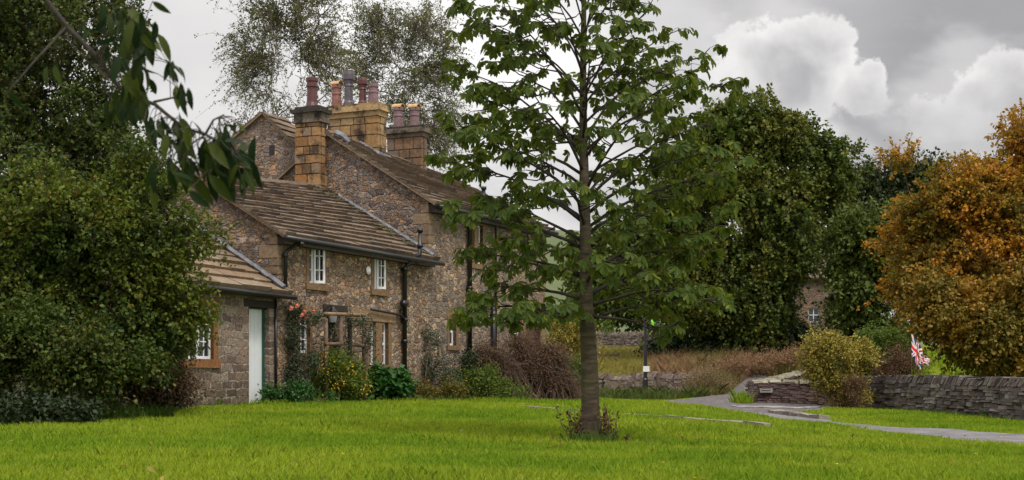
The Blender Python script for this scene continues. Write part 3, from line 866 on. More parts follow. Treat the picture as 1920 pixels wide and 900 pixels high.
window(CT, *W3, lights=1, rows=3, cols=2, jw=.10, lint=.12)
window(CT, *W4, lights=2, rows=4, cols=1, jw=.15, lint=.01, mull=.3, hung=True, label='tall pair of white sash windows below a long timber lintel')
q = MB(True); q.box((W4[0] - .9, -.03, W4[3] + .01), (W4[1] + .32, .1, W4[3] + .26), j=.004); q.build('lintel', M_beam, CT)
q = MB(True); q.box((D1[0] - .1, .26, -.05), (D1[1] + .05, .30, D1[3])); q.build('door', M_dark, CT)
q = MB(True); q.box((D1[0] - .15, -.015, D1[3]), (D1[1] + .3, .2, D1[3] + .16)); q.build('door_lintel', M_dark, CT)
# downpipes
s1 = S(531); zz = Zs(440, s1)
cyl(CT, 'downpipe', [(S(540), -.33, zl - .2), (S(540), -.28, zz - .15), (S(529), -.09, zz - .38), (S(529), -.08, zE + .02)], .045, M_black, 8, [(S(529), -.08, zz - .45), (S(540), -.33, zl - .24)])
s2 = S(753)
cyl(CT, 'downpipe', [(S(754), -.33, Zs(480, s2) - .05), (s2, -.09, Zs(480, s2) - .3), (s2, -.085, .3)], .06, M_black, 8, [(s2, -.085, Zs(y_, s2)) for y_ in (505, 566, 600, 640)])
sv = S(767); cyl(CT, 'vent_pipe', [(s2, -.085, Zs(484, s2) - .1), (sv, -.30, Zs(478, sv)), (sv, -.31, Zs(430, sv))], .055, M_black, 8, [(sv, -.31, Zs(462, sv)), (sv, -.31, Zs(433, sv))])
cyl(CT, 'waste_pipe', [(S(689), -.1, Zs(580, S(689))), (S(742), -.1, Zs(590, S(742))), (s2, -.12, Zs(600, s2))], .03, M_black, 6)
cyl(CT, 'floodlight', [(S(737), -.28, Zs(570, S(737))), (s2 - .02, -.13, Zs(569, s2))], .09, M_black, 8)
sp_ = S(688.5)
q = MB(True); q.lathe((sp_ , 0, 0), [(.0, 0), (.0, 0.001)], 3) if False else None
al = MB(True)
am = Matrix.Translation(Vector((S(688.5), -.02, Zs(507, S(688.5))))) @ Matrix.Rotation(R(90), 4, 'X')
n0 = len(al.v); al.lathe((0, 0, 0), [(.10, 0), (.10, .02), (.06, .045)], 14); al.v = [am @ v for v in al.v]
al.build('alarm_disc', M_white, CT)
# ridge-end chimney against the tall gable
cs0 = SR - .42; ct0 = T(598, cs0); ct1 = T(553, cs0)
cz0 = Zs(365, cs0, ct0) - .25; cz1 = Zs(228, cs0, ct0)
ch = block_shaft(CT, cs0, SR - .004, ct0, ct1, cz0, cz1, M_chimA, .26, .33, 8, rough=.03)
ch['label'] = 'orange stained chimney with one oxblood pot'
q = MB(True)
q.box((cs0 - .06, ct0 - .08, cz1), (SR + .05, ct1 + .05, cz1 + .06)); q.box((cs0 - .03, ct0 - .04, cz1 + .06), (SR + .02, ct1 + .02, cz1 + .26)); q.box((cs0 - .10, ct0 - .10, cz1 + .26), (SR + .08, ct1 + .08, cz1 + .36))
q.box((cs0 - .02, ct0 - .02, cz1 + .36), (SR, ct1, cz1 + .43))
q.build('cap', M_cap, ch)
pot(ch, (cs0 + SR) / 2, T(585, (cs0 + SR) / 2), cz1 + .42, .78, .14, M_pot1, 0)
f = MB(True); f.box((cs0 - .04, ct0 - .1, cz0 + .1), (cs0 + .02, ct1 + .05, cz0 + .33), j=.01); f.build('flashing', M_lead, ch)
# porch trellis of rustic poles
PT = thing('porch_trellis', 'rustic wooden porch trellis with rails in front of the cottage doorway', 'trellis', K + e_ * S(640) + g_ * -.5, HROT)
def HW(s, t_, z): return HM @ Vector((s, t_, z))
for px_, nm in ((611, 'post'), (639, 'post'), (684, 'post')):
    q = MB(); s_ = S(px_, -.5); q.tube([HW(s_, -.5, -.1), HW(s_ + .01, -.5, 1.1), HW(s_, -.5, Zs(597 if px_ < 660 else 592, s_, -.5))], [.055, .05, .045] if px_ != 684 else [.075, .07, .065], 7)
    q.build(nm, M_wood, PT, smooth=True)
for (pa, pb, y_) in ((608, 688, 588), (609, 641, 645), (657, 686, 646)):
    q = MB(); a, b_ = S(pa, -.5), S(pb, -.5); q.tube([HW(a, -.52, Zs(y_, a, -.5)), HW(b_, -.52, Zs(y_ + (3 if pb > 660 else 0), b_, -.5))], .04, 7); q.build('rail', M_beam if y_ == 588 else M_wood, PT, smooth=True)
for px_ in (611, 684):
    q = MB(); s_ = S(px_, -.5); z_ = Zs(592, s_, -.5); q.tube([HW(s_, -.5, z_), HW(s_, -.02, z_ + .02)], .04, 6); q.build('rafter', M_wood, PT)
q = MB(); s_ = S(656, -.5); q.tube([HW(s_, -.5, -.1), HW(s_, -.5, Zs(596, s_, -.5))], .05, 7); q.build('post', M_dark, PT)
# lantern
s_ = S(606)
LN = thing('wall_lantern', 'black iron lantern on a curved wall bracket beside the porch', 'lantern', HW(s_, 0, Zs(604, s_)), HROT)
zc = Zs(594, s_)
q = MB(); q.tube([HW(s_ - .14, -.0, zc - .02), HW(s_ - .14, -.12, zc + .16), HW(s_ - .05, -.24, zc + .24), HW(s_, -.25, zc + .17)], .014, 6); q.build('bracket', M_black, LN)
q = MB(); q.lathe(HW(s_, -.25, zc - .14), [(.03, -.04), (.07, 0), (.055, .0), (.10, .22), (.12, .23), (.12, .25), (.05, .32), (.02, .36)], 8)
q.build('lamp_head', M_black, LN)
q = MB(); q.lathe(HW(s_, -.25, zc - .13), [(.072, 0), (.108, .19)], 6); q.build('pane', plain('lantern_glass', (.30, .31, .33), .15), LN)

# ------------------------------------------------------------------ tall house
TH = thing('stone_house', 'tall two storey stone house with black downpipes and big chimney stacks', 'house', K, HROT)
ze = Zs(376, SR); zee = Zs(427, SE)
tRg = T(617, SR); zRg = Zs(250, SR, tRg)
se2 = SE; zRg2 = Zs(342, se2, tRg)
W5 = (S(842.5), S(855), Zs(648, S(849)), Zs(594, S(849)))
W6 = (S(880), S(905), Zs(494, S(891)), Zs(420, S(891)))
W7 = (S(962), S(977), Zs(657, S(970)), Zs(594, S(970)))
D2 = (S(985), S(1013), -.05, Zs(598, S(999)))
q = MB(True)
zt = min(ze, zee) - .2
holed_wall(q, SR, SE, -.4, zt, [W5, W6, W7, D2], .25)
q.poly([(SR, 0, zt), (SE, 0, zt), (SE, 0, zee), (SR, 0, ze)])
q.build('wall', M_tall, TH)
q = MB(True)
tV, zV = 3.75, zRg - .42
tA = T(495, SR); zA = Zs(210, SR, tA)
tB = tA + 3.1; zB = zA - 1.95
prof = [(.003, -.4), (.003, ze - .02), (tRg, zRg - .05), (tV, zV), (tA, zA - .03), (tB, zB), (tB, -.4)]
hs = (T(515, SR), T(505, SR), Zs(291, SR, T(510, SR)), Zs(272, SR, T(510, SR)))
q.poly([(SR, a, b_) for a, b_ in prof])
q.poly([(SE, 0, -.4), (SE, 0, zee), (SE, tRg, zRg2 - .05), (SE, tRg * 2, zee), (SE, tRg * 2, -.4)])
q.poly([(SR, tB, -.4), (SR, tB, zB), (SR + 1.2, tB, zB), (SR + 1.2, tB, -.4)])
q.poly([(SR + 1.2, tV, -.4), (SR + 1.2, tV, zV), (SR + 1.2, tA, zA - .03), (SR + 1.2, tB, zB), (SR + 1.2, tB, -.4)])
q.poly([(SR, tRg * 2, -.4), (SR, tRg * 2, ze - .2), (SE, tRg * 2, zee - .1), (SE, tRg * 2, -.4)])
q.build('gable_wall', M_gable, TH)
q = MB(True); q.box((SR - .006, hs[0], hs[2]), (SR + .1, hs[1], hs[3])); q.build('wall_slot', M_dark, TH)
quoins(TH, SR, zr + .35, ze - .08, 1, 9)
quoins(TH, SE, -.3, zee - .1, -1, 10)
r = MB(True)
slates(r, (SR - .12, -.26, ze - .10), (SE + .12, -.26, zee - .10), (SE + .12, tRg, zRg2), (SR - .12, tRg, zRg), 20, .07, (.3, .75))
slates(r, (SE + .12, tRg * 2 + .2, zee - .1), (SR - .12, tRg * 2 + .2, ze - .3), (SR - .12, tRg, zRg), (SE + .12, tRg, zRg2), 12, .05, (.5, .9))
for i in range(15):
    A_, B_ = Vector((SR - .12, tRg, zRg + .03)), Vector((SE + .1, tRg, zRg2 + .03))
    a = A_.lerp(B_, i / 15); b_ = A_.lerp(B_, (i + .97) / 15)
    r.hexa([a + Vector((0, -.16, -.07)), b_ + Vector((0, -.16, -.07)), b_ + Vector((0, .16, -.07)), a + Vector((0, .16, -.07)),
            a + Vector((0, -.03, .05)), b_ + Vector((0, -.03, .05)), b_ + Vector((0, .03, .05)), a + Vector((0, .03, .05))])
# rear range slopes
slates(r, (SR - .1, tV, zV - .02), (SR + 1.2, tV, zV - .02), (SR + .95, tA, zA), (SR - .1, tA, zA), 6, .045, (.3, .6))
slates(r, (SR + 1.2, tB + .15, zB - .1), (SR - .1, tB + .15, zB - .1), (SR - .1, tA, zA), (SR + 1.2, tA, zA), 12, .045, (.3, .6))
rf = r.build('roof', M_slate, TH)
f = MB(True)
f.tube([(SR - .08, tRg - .25, zRg - .02), (SR - .06, tRg - .5, zRg - .14), (SR - .02, tRg - .62, zRg - .28)], [.09, .08, .05], 7)
f.build('flashing', M_lead, rf)
cyl(TH, 'gutter', [(SR - .02, -.33, ze - .17), (SE + .15, -.33, zee - .17)], .06, M_black)
q = MB(True); q.hexa([(SR, -.20, ze - .3), (SE, -.20, zee - .3), (SE, -.005, zee - .3), (SR, -.005, ze - .3), (SR, -.20, ze - .1), (SE, -.20, zee - .1), (SE, -.005, zee - .1), (SR, -.005, ze - .1)])
q.build('fascia', M_fascia, TH)
window(TH, *W5, lights=1, rows=2, cols=1, jw=.12, lint=.16, sill=.12, hung=True, label='small ground floor sash window')
window(TH, *W6, lights=2, rows=2, cols=1, jw=.14, lint=.2, mull=.2, label='upper window of two lights')
window(TH, *W7, lights=1, rows=2, cols=1, jw=.15, lint=.2)
q = MB(True); q.box((D2[0], .16, -.05), (D2[1], .22, D2[3])); q.build('door', plain('brown_door', (.10, .05, .035), .6), TH)
q = MB(True); q.box((D2[0] - .16, -.013, -.05), (D2[0], .2, D2[3] + .16)); q.box((D2[1], -.013, -.05), (D2[1] + .16, .2, D2[3] + .16)); q.box((D2[0], -.013, D2[3]), (D2[1], .2, D2[3] + .16)); q.build('door_frame', M_surr, TH)
s4 = S(875); cyl(TH, 'downpipe', [(s4, -.32, Zs(397, s4)), (s4, -.10, Zs(408, s4)), (s4, -.09, .2)], .065, M_black, 8, [(s4, -.09, Zs(y_, s4)) for y_ in (420, 470, 540, 610)])
sv = S(887); cyl(TH, 'vent_pipe', [(s4, -.10, Zs(404, s4)), (sv, -.30, Zs(396, sv)), (sv, -.32, Zs(352, sv))], .055, M_black, 8, [(sv, -.32, Zs(384, sv)), (sv, -.32, Zs(354, sv))])
s5 = S(920); cyl(TH, 'downpipe', [(s5, -.09, Zs(560, s5)), (s5, -.09, .2)], .065, M_black, 8, [(s5, -.09, Zs(590, s5))])
s6 = S(924); cyl(TH, 'downpipe', [(s6, -.32, Zs(410, s6)), (s6, -.09, Zs(425, s6)), (s6, -.09, .2)], .035, M_black, 6)

def stack(house, pxl, pxr, pxs, cap_t, cap_b, t0, zbase, mat, seed, hb, wb, label, style):
    s0 = S(pxr, t0)
    t1 = T(pxl, s0)
    s1_ = S(pxs, t0)
    z1 = Zs(cap_b, s0, t0)
    c_ = block_shaft(house, s0, s1_, t0, t1, zbase, z1, mat, hb, wb, seed, rough=.012)
    c_['label'] = label
    zc = Zs(cap_t, s0, t0)
    k = MB(True)
    hh = zc - z1
    k.box((s0 - .03, t0 - .03, z1), (s1_ + .03, t1 + .03, z1 + hh * .45)); k.box((s0 - .10, t0 - .10, z1 + hh * .45), (s1_ + .08, t1 + .08, zc - .02)); k.box((s0 - .02, t0 - .02, zc - .02), (s1_, t1, zc + .05))
    k.build('cap', M_cap if style else mat, c_)
    return c_, s0, s1_, t1, zc
cB, a0, a1, b1, zc = stack(TH, 613, 709, 725, 194, 216, 2.45, ze + .9, M_chimB, 21, .31, .42, 'wide buff ashlar chimney stack with four pots', False)
sm = (a0 + a1) / 2
for (px_, top, r_, mt, st, hd, lb) in ((631, 158, .125, M_pot2, 2, True, 'salmon pot with a buff hood'), (654, 134, .135, M_pot3, 1, False, 'tall grey pot'), (680, 146, .115, M_pot1, 1, False, 'dark pot'), (700, 157, .13, M_pot4, 2, False, 'mauve pot')):
    tt = T(px_, sm); pot(cB, sm, tt, zc + .04, Zs(top, sm, tt) - zc - .04, r_, mt, st, hd, lb)
f = MB(True); f.tube([(a0 - .05, 3.0, zRg + .0), (a0 - .04, 2.42, zRg - .32), (a1 + .05, 2.38, zRg - .36)], [.08, .07, .06], 6); f.build('flashing', M_lead, cB)
cC, a0, a1, b1, zc = stack(TH, 725, 791, 801, 237, 255, 2.5, ze + .8, M_chimC, 22, .27, .38, 'brown chimney stack with two hooded pots', True)
sm = (a0 + a1) / 2
for px_ in (747, 777):
    tt = T(px_, sm); pot(cC, sm, tt, zc + .04, Zs(201, sm, tt) - zc - .04, .135, M_pot4, 2, True)
f = MB(True); f.tube([(a0 - .03, 2.9, zRg - .17), (a0 - .04, 2.45, zRg - .5), (a1 + .05, 2.42, zRg - .5)], [.05, .05, .05], 6); f.build('flashing', M_lead, cC)

# ------------------------------------------------------------------ dry stone walls
def drystone(name, label, cat, line, hfun, th=.5, sl=(.12, .38), sh=(.06, .13), mat=None, cope='tilt', seed=1, zoff=-.12, copemat=None, back=True, bulge=.03):
    """line: list of world (x, y); wall of single stones on both faces with coping"""
    r = random.Random(seed)
    pts = [Vector((p[0], p[1], 0)) for p in line]
    seg = [(pts[i], pts[i + 1]) for i in range(len(pts) - 1)]
    L = [(b_ - a).length for a, b_ in seg]; tot = sum(L)
    def at(u):
        for (a, b_), l in zip(seg, L):
            if u <= l + 1e-6: return a.lerp(b_, u / l), (b_ - a).normalized()
            u -= l
        a, b_ = seg[-1]; return b_.copy(), (b_ - a).normalized()
    c0, _ = at(tot / 2)
    root = thing(name, label, cat, (c0.x, c0.y, gz(c0.x, c0.y)))
    q = MB(); core = MB(); N = max(3, int(tot / .8))
    zg = [gz(at(tot * i / N)[0].x, at(tot * i / N)[0].y) + zoff for i in range(N + 1)]
    def zgr(u):
        f = max(0, min(N - 1e-6, u / tot * N)); i = int(f); return zg[i] * (1 - f + i) + zg[i + 1] * (f - i)
    for i in range(N):
        p0, d0 = at(tot * i / N); p1, _ = at(tot * (i + 1) / N); n0 = Vector((-d0.y, d0.x, 0)) * (th * .5 - .07)
        h0, h1 = hfun(i / N) - .02, hfun((i + 1) / N) - .02
        core.hexa([p0 - n0 + Vector((0, 0, zg[i])), p1 - n0 + Vector((0, 0, zg[i + 1])), p1 + n0 + Vector((0, 0, zg[i + 1])), p0 + n0 + Vector((0, 0, zg[i])),
                   p0 - n0 + Vector((0, 0, zg[i] + h0)), p1 - n0 + Vector((0, 0, zg[i + 1] + h1)), p1 + n0 + Vector((0, 0, zg[i + 1] + h1)), p0 + n0 + Vector((0, 0, zg[i] + h0))])
    for side in ((-1, 1) if back else (-1,)):
        z = 0.0
        hmax = max(hfun(0), hfun(.5), hfun(1))
        while z < hmax:
            ch_ = r.uniform(*sh) * (1.25 - .4 * z / hmax)
            u = -r.uniform(0, .2)
            while u < tot:
                w = r.uniform(*sl)
                uc = min(max(u + w / 2, 0), tot)
                p, d0 = at(uc); n0 = Vector((-d0.y, d0.x, 0)) * side
                if z + ch_ * .5 < hfun(uc / tot):
                    off = th / 2 * (1.06 - .12 * z / hmax) + r.uniform(-bulge, bulge)
                    base = p + Vector((0, 0, zgr(uc) + z + r.uniform(-.012, .012)))
                    a = -w / 2 + .006; b_ = w / 2 - .006; h_ = ch_ * r.uniform(.86, 1.06); tl = r.uniform(-.012, .012)
                    x0 = n0 * (off - .14); x1 = n0 * off; x1b = n0 * (off - r.uniform(0, .03))
                    q.hexa([base + d0 * a + x0, base + d0 * b_ + x0, base + d0 * b_ + x1b, base + d0 * a + x1,
                            base + d0 * a + x0 + Vector((0, 0, h_ + tl)), base + d0 * b_ + x0 + Vector((0, 0, h_ - tl)), base + d0 * b_ + x1 + Vector((0, 0, h_ - tl)), base + d0 * a + x1b + Vector((0, 0, h_ + tl))], None, .011)
                u += w
            z += ch_
    # wall ends
    for (u, sg) in ((0, -1), (tot, 1)):
        p, d0 = at(u); n0 = Vector((-d0.y, d0.x, 0)); z = 0
        while z < hfun(u / tot):
            ch_ = r.uniform(*sh) * 1.2; w = th / 2
            for a, b_ in ((-w, r.uniform(-.08, .08)), (0.0, w)):
                if a == 0.0: a = last
                last = b_
                base = p + Vector((0, 0, zgr(u) + z)) + d0 * sg * (-.10)
                q.hexa([base + n0 * a, base + n0 * b_, base + n0 * b_ + d0 * sg * .16, base + n0 * a + d0 * sg * .16,
                        base + n0 * a + Vector((0, 0, ch_ - .01)), base + n0 * b_ + Vector((0, 0, ch_ - .01)), base + n0 * b_ + d0 * sg * .16 + Vector((0, 0, ch_ - .01)), base + n0 * a + d0 * sg * .16 + Vector((0, 0, ch_ - .01))], None, .012)
            z += ch_
    q.build('stonework', mat, root)
    core.build('core', M_core, root)
    k = MB(); u = 0.0
    while u < tot:
        if cope == 'tilt':
            w = r.uniform(.06, .16); hh = r.uniform(.13, .27); lean = r.uniform(.06, .24)
        else:
            w = r.uniform(.35, .7); hh = r.uniform(.09, .12); lean = 0.0
        uc = min(u + w / 2, tot); p, d0 = at(uc); n0 = Vector((-d0.y, d0.x, 0)); hw = th / 2 * r.uniform(.85, 1.05) * (1.0 if cope == 'tilt' else 1.12)
        b0 = p + Vector((0, 0, zgr(uc) + hfun(uc / tot) - .02)); up = Vector((0, 0, hh)) + d0 * lean
        k.hexa([b0 - n0 * hw - d0 * w * .46, b0 - n0 * hw + d0 * w * .46, b0 + n0 * hw + d0 * w * .46, b0 + n0 * hw - d0 * w * .46,
                b0 - n0 * hw * .8 - d0 * w * .40 + up, b0 - n0 * hw * .8 + d0 * w * .40 + up, b0 + n0 * hw * .8 + d0 * w * .40 + up, b0 + n0 * hw * .8 - d0 * w * .40 + up], None, .015 if cope == 'tilt' else .02)
        u += w
    k.build('coping', copemat or mat, root)
    return root

M_core = plain('wall_core', (.03, .026, .028), .95)
M_dry = stonecol('drystone', [(.06, .05, .053), (.12, .098, .098), (.19, .16, .155), (.085, .07, .073), (.28, .24, .23), (.12, .082, .068), (.15, .13, .133)], scale=4, fleck=.25)
M_dry2 = stonecol('drystone_brown', [(.13, .10, .09), (.18, .13, .11), (.22, .17, .15), (.10, .08, .075), (.27, .22, .20)], scale=4, fleck=.3)
M_red = stonecol('coursed_red', [(.10, .065, .065), (.13, .08, .075), (.16, .11, .10), (.085, .06, .065), (.18, .125, .10)], scale=4, fleck=.2)
M_pale = stonecol('coping_pale', [(.34, .30, .23), (.28, .25, .19), (.40, .36, .28), (.20, .18, .13)], scale=4, fleck=.4)
def gp(px, d): return ((px - 960) / F * d, d)
drystone('drystone_wall', 'long dry stone wall with tilted coping along the verge at right', 'stone wall', [gp(1622, 50), gp(1700, 45.5), gp(1800, 41.2), gp(1920, 37), gp(2080, 33), gp(2250, 30)], lambda u: 1.0 + .07 * u + .03 * math.sin(u * 9), sl=(.22, .75), sh=(.05, .13), mat=M_dry, seed=3, bulge=.05)
drystone('field_wall', 'weathered dry stone wall behind the lane, left of the grassy bank', 'stone wall', [gp(1068, 62), gp(1130, 62), gp(1220, 62.5), gp(1300, 63)], lambda u: .84 + .05 * math.sin(u * 13), mat=M_dry2, seed=4)
drystone('lane_wall', 'reddish coursed wall with pale coping and a small plaque at the lane mouth', 'stone wall', [gp(1407, 50), gp(1470, 49.9), gp(1560, 49.6)], lambda u: .86, th=.5, sl=(.15, .5), sh=(.05, .09), mat=M_red, cope='flat', seed=5, copemat=M_pale, bulge=.012)
drystone('side_wall', 'pale coped stone wall running uphill behind the reddish lane wall', 'stone wall', [gp(1416, 51), gp(1468, 56), gp(1520, 61), gp(1590, 68)], lambda u: .85 - .1 * u, mat=M_dry2, cope='flat', seed=6, copemat=M_pale)
drystone('top_field_wall', 'distant dry stone wall at the top of the yellow meadow', 'stone wall', [gp(1085, 88), gp(1140, 88), gp(1225, 88), gp(1290, 88)], lambda u: 1.0 + .05 * math.sin(u * 11), mat=M_dry2, seed=7)
# plaque on the lane wall
pl = thing('wall_plaque', 'small weathered stone plaque set in the reddish lane wall', 'plaque', P(1436, 735, 49.6))
q = MB(); a = P(1425, 736, 49.62); b_ = P(1448, 728.5, 49.62); q.box((a.x, a.y - .03, a.z), (b_.x, b_.y + .06, b_.z)); q.build('slab', plain('plaque_stone', (.27, .24, .23), .8), pl)
q = MB(); c_ = (a.z + b_.z) / 2; q.box((a.x + .05, a.y - .034, c_ - .012), (b_.x - .05, a.y - .03, c_ + .012)); q.build('groove', M_core, pl)

# stone edging set in the lawn and old kerb by the road
M_kerb = stonecol('edging_stone', [(.26, .22, .20), (.33, .28, .25), (.20, .17, .15)], scale=4, fleck=.3)
ed = thing('stone_edging', 'narrow line of pale edging stones set in the lawn', 'edging', G(1200, 26))
q = MB(); r = random.Random(3)
epts = [G(px_, d_) for px_, d_ in ((985, 31), (1010, 30.1), (1080, 28.3), (1160, 26.4), (1250, 24.5), (1330, 22.8), (1400, 21.6), (1440, 21.0))]
for a, b_ in zip(epts[:-1], epts[1:]):
    n_ = max(1, int((b_ - a).length / .7))
    for i in range(n_):
        p0 = a.lerp(b_, i / n_); p1 = a.lerp(b_, (i + .96) / n_); dr = (p1 - p0).normalized(); n0 = Vector((-dr.y, dr.x, 0)) * .06
        up = Vector((0, 0, r.uniform(.045, .065))); dn = Vector((0, 0, -.12))
        q.hexa([p0 - n0 + dn, p1 - n0 + dn, p1 + n0 + dn, p0 + n0 + dn, p0 - n0 + up, p1 - n0 + up, p1 + n0 + up, p0 + n0 + up], None, .01)
q.build('stones', M_kerb, ed)
kb = thing('kerb_step', 'broken stone kerb at the corner of the verge beside the road', 'kerb', G(1500, 37))
q = MB()
kp = [G(1452, 38.6), G(1478, 37.4), G(1508, 36.3), G(1548, 35.4)]
kp2 = [G(1548, 35.4), G(1530, 36.6)]
for a, b_ in zip(kp[:-1], kp[1:]):
    n_ = 2
    for i in range(n_):
        p0 = a.lerp(b_, i / n_); p1 = a.lerp(b_, (i + .95) / n_); dr = (p1 - p0).normalized(); n0 = Vector((-dr.y, dr.x, 0)) * .17
        up = Vector((0, 0, .13)); dn = Vector((0, 0, -.15))
        q.hexa([p0 - n0 + dn, p1 - n0 + dn, p1 + n0 + dn, p0 + n0 + dn, p0 - n0 + up, p1 - n0 + up, p1 + n0 + up, p0 + n0 + up], None, .02)
q.build('stones', M_kerb, kb)

# ------------------------------------------------------------------ foliage
def leaf_geo(pos, ax, nrmv, L, Wd, two=False):
    """pos (n,3) leaf base, ax direction, nrmv rough normal -> verts, faces"""
    ax = nrm(ax); side = nrm(np.cross(ax, nrmv)); up = np.cross(side, ax)
    L = np.broadcast_to(np.asarray(L, float), (len(pos),))[:, None]; Wd = np.broadcast_to(np.asarray(Wd, float), (len(pos),))[:, None]
    n = len(pos)
    if not two:
        v = np.stack([pos, pos + ax * L * .45 + side * Wd / 2, pos + ax * L, pos + ax * L * .45 - side * Wd / 2], 1).reshape(-1, 3)
        f = (np.arange(n)[:, None] * 4 + np.arange(4)[None]).astype(np.int32)
        return v, f
    b0 = pos; a1 = pos + ax * L * .35 + side * Wd * .28 + up * Wd * .12; a2 = pos + ax * L * .72 + side * Wd * .5 + up * Wd * .10
    tip = pos + ax * L - up * L * .08; c2 = pos + ax * L * .72 - side * Wd * .5 + up * Wd * .10; c1 = pos + ax * L * .35 - side * Wd * .28 + up * Wd * .12
    v = np.stack([b0, a1, a2, tip, c2, c1], 1).reshape(-1, 3)
    i = np.arange(n)[:, None] * 6
    f = np.concatenate([i + np.array([[0, 1, 2, 3]]), i + np.array([[0, 3, 4, 5]])], 0).astype(np.int32)
    return v, f

def sprig_leaves(cen, R_, ns, L, nl, size, rg, out_c, up=.3, droop=.3, outb=.8, jit=.06, flatn=.7, aspect=.6, spread=.55, cz=1.0):
    """leaves strung along sprigs that start round each clump centre"""
    nc = len(cen)
    c = np.repeat(cen, ns, 0); Rr = np.repeat(R_, ns)[:, None]
    off = rg.normal(size=(nc * ns, 3)); off = nrm(off) * (.35 + .65 * rg.random((nc * ns, 1)) ** .5)
    st = c + off * Rr * spread * np.array([1, 1, cz])
    d = nrm(rg.normal(size=(nc * ns, 3)) * np.array([.7, .7, .7 * cz]) + nrm(c - out_c) * outb + off * .7 + np.array([0, 0, up]))
    LL = L * rg.uniform(.5, 1.2, (nc * ns, 1)) * np.where(rg.random((nc * ns, 1)) < .07, 1.9, 1.0)
    n = nc * ns
    t_ = rg.random((n, nl, 1))
    pos = st[:, None] + d[:, None] * LL[:, None] * t_ + np.array([0, 0, -1.0]) * droop * LL[:, None] * t_ ** 2 + rg.normal(size=(n, nl, 3)) * jit
    ax = d[:, None] * .6 + rg.normal(size=(n, nl, 3)) * .7 + np.array([0, 0, -.25 - droop * .4])
    nn = rg.normal(size=(n, nl, 3)) * (1 - flatn) * 1.6 + np.array([0, 0, flatn]) + d[:, None] * .2
    pos = pos.reshape(-1, 3); s_ = size * rg.uniform(.6, 1.25, len(pos))
    global LAST_SPRIGS
    LAST_SPRIGS = (st, d, LL, droop)
    return leaf_geo(pos, ax.reshape(-1, 3), nn.reshape(-1, 3), s_, s_ * aspect)

def twig_geo(sp_, r, cen_back=.0):
    st, d, LL, droop = sp_; n = len(st); side = nrm(np.cross(d, [0, 0, 1.0])); up = np.cross(side, d); k = 4
    rings = []
    for i, t_ in enumerate(np.linspace(-.25, 1, k)):
        c = st + d * LL * t_ + np.array([0, 0, -1.0]) * droop * LL * t_ * abs(t_); rr = r * (1.15 - .8 * i / (k - 1))
        for a in (0, 2.09, 4.19): rings.append(c + (side * math.cos(a) + up * math.sin(a)) * rr)
    V = np.stack(rings, 1).reshape(-1, 3); i0 = np.arange(n)[:, None] * 3 * k; F_ = []
    for i in range(k - 1):
        for j in range(3): F_.append(i0 + np.array([[i * 3 + j, i * 3 + (j + 1) % 3, i * 3 + 3 + (j + 1) % 3, i * 3 + 3 + j]]))
    return V, np.concatenate(F_, 0).astype(np.int32)

def blobs_world(blobs, d):
    """(px, py, rpx, rpy[, dd[, depth radius m]]) -> centres and radii in metres"""
    C_, Rr = [], []
    for b_ in blobs:
        dd = b_[4] if len(b_) > 4 else 0
        c_ = P(b_[0], b_[1], d + dd); sc = (d + dd) / F
        C_.append(c_); Rr.append((b_[2] * sc, (b_[5] if len(b_) > 5 else b_[2] * sc * .9), b_[3] * sc))
    return np.array([tuple(c_) for c_ in C_]), np.array(Rr)

def clumps(C_, Rr, n, rg, shell=.45):
    vol = Rr.prod(axis=1) ** .8; k = rg.choice(len(C_), n, p=vol / vol.sum())
    dirs = nrm(rg.normal(size=(n, 3))); rad = rg.random((n, 1)) ** shell
    return C_[k] + dirs * rad * Rr[k]

def skeleton(mb, base, top, cen, r0, rg, minr=.012, sag=.0, ntr=7, lean=.15):
    """trunk plus limbs joined to the nearest part of what has already grown"""
    base = np.array(tuple(base)); top = np.array(tuple(top))
    tr = [base + (top - base) * u + np.array([math.sin(u * 5 + r0 * 9), math.cos(u * 4), 0]) * lean * (top - base)[2] * .05 * u for u in np.linspace(0, 1, ntr)]
    mb.tube([tuple(p) for p in tr], [r0 * (1.25 if i == 0 else 1) * (1 - .78 * i / (ntr - 1)) for i in range(ntr)], 9)
    nodes = [p for p in tr[1:]]; rads = [r0 * (1 - .78 * i / (ntr - 1)) for i in range(1, ntr)]
    order = np.argsort(np.linalg.norm(cen - (base + top) / 2, axis=1))
    H = max(top[2] - base[2], .1)
    for ci in order:
        c = cen[ci]; N = np.array(nodes); dv = c - N
        dist = np.linalg.norm(dv, axis=1) + np.maximum(0, -(dv[:, 2])) * .9
        k = int(np.argmin(dist)); a = N[k]; ra_ = min(rads[k] * .72, r0 * .42)
        ra_ = max(ra_, minr); md = (a + c) / 2 + rg.normal(size=3) * np.linalg.norm(c - a) * .08 + np.array([0, 0, -.06 * np.linalg.norm(c - a)])
        mb.tube([tuple(a), tuple(md), tuple(c)], [ra_, max(ra_ * .75, minr), max(ra_ * .5, minr * .7)], 5, cap=False)
        nodes += [md, c]; rads += [max(ra_ * .75, minr), max(ra_ * .55, minr)]

def merge(parts):
    V = []; Fi = []; o_ = 0
    for v, f in parts:
        V.append(v); Fi.append(f + o_); o_ += len(v)
    return np.concatenate(V), np.concatenate(Fi)

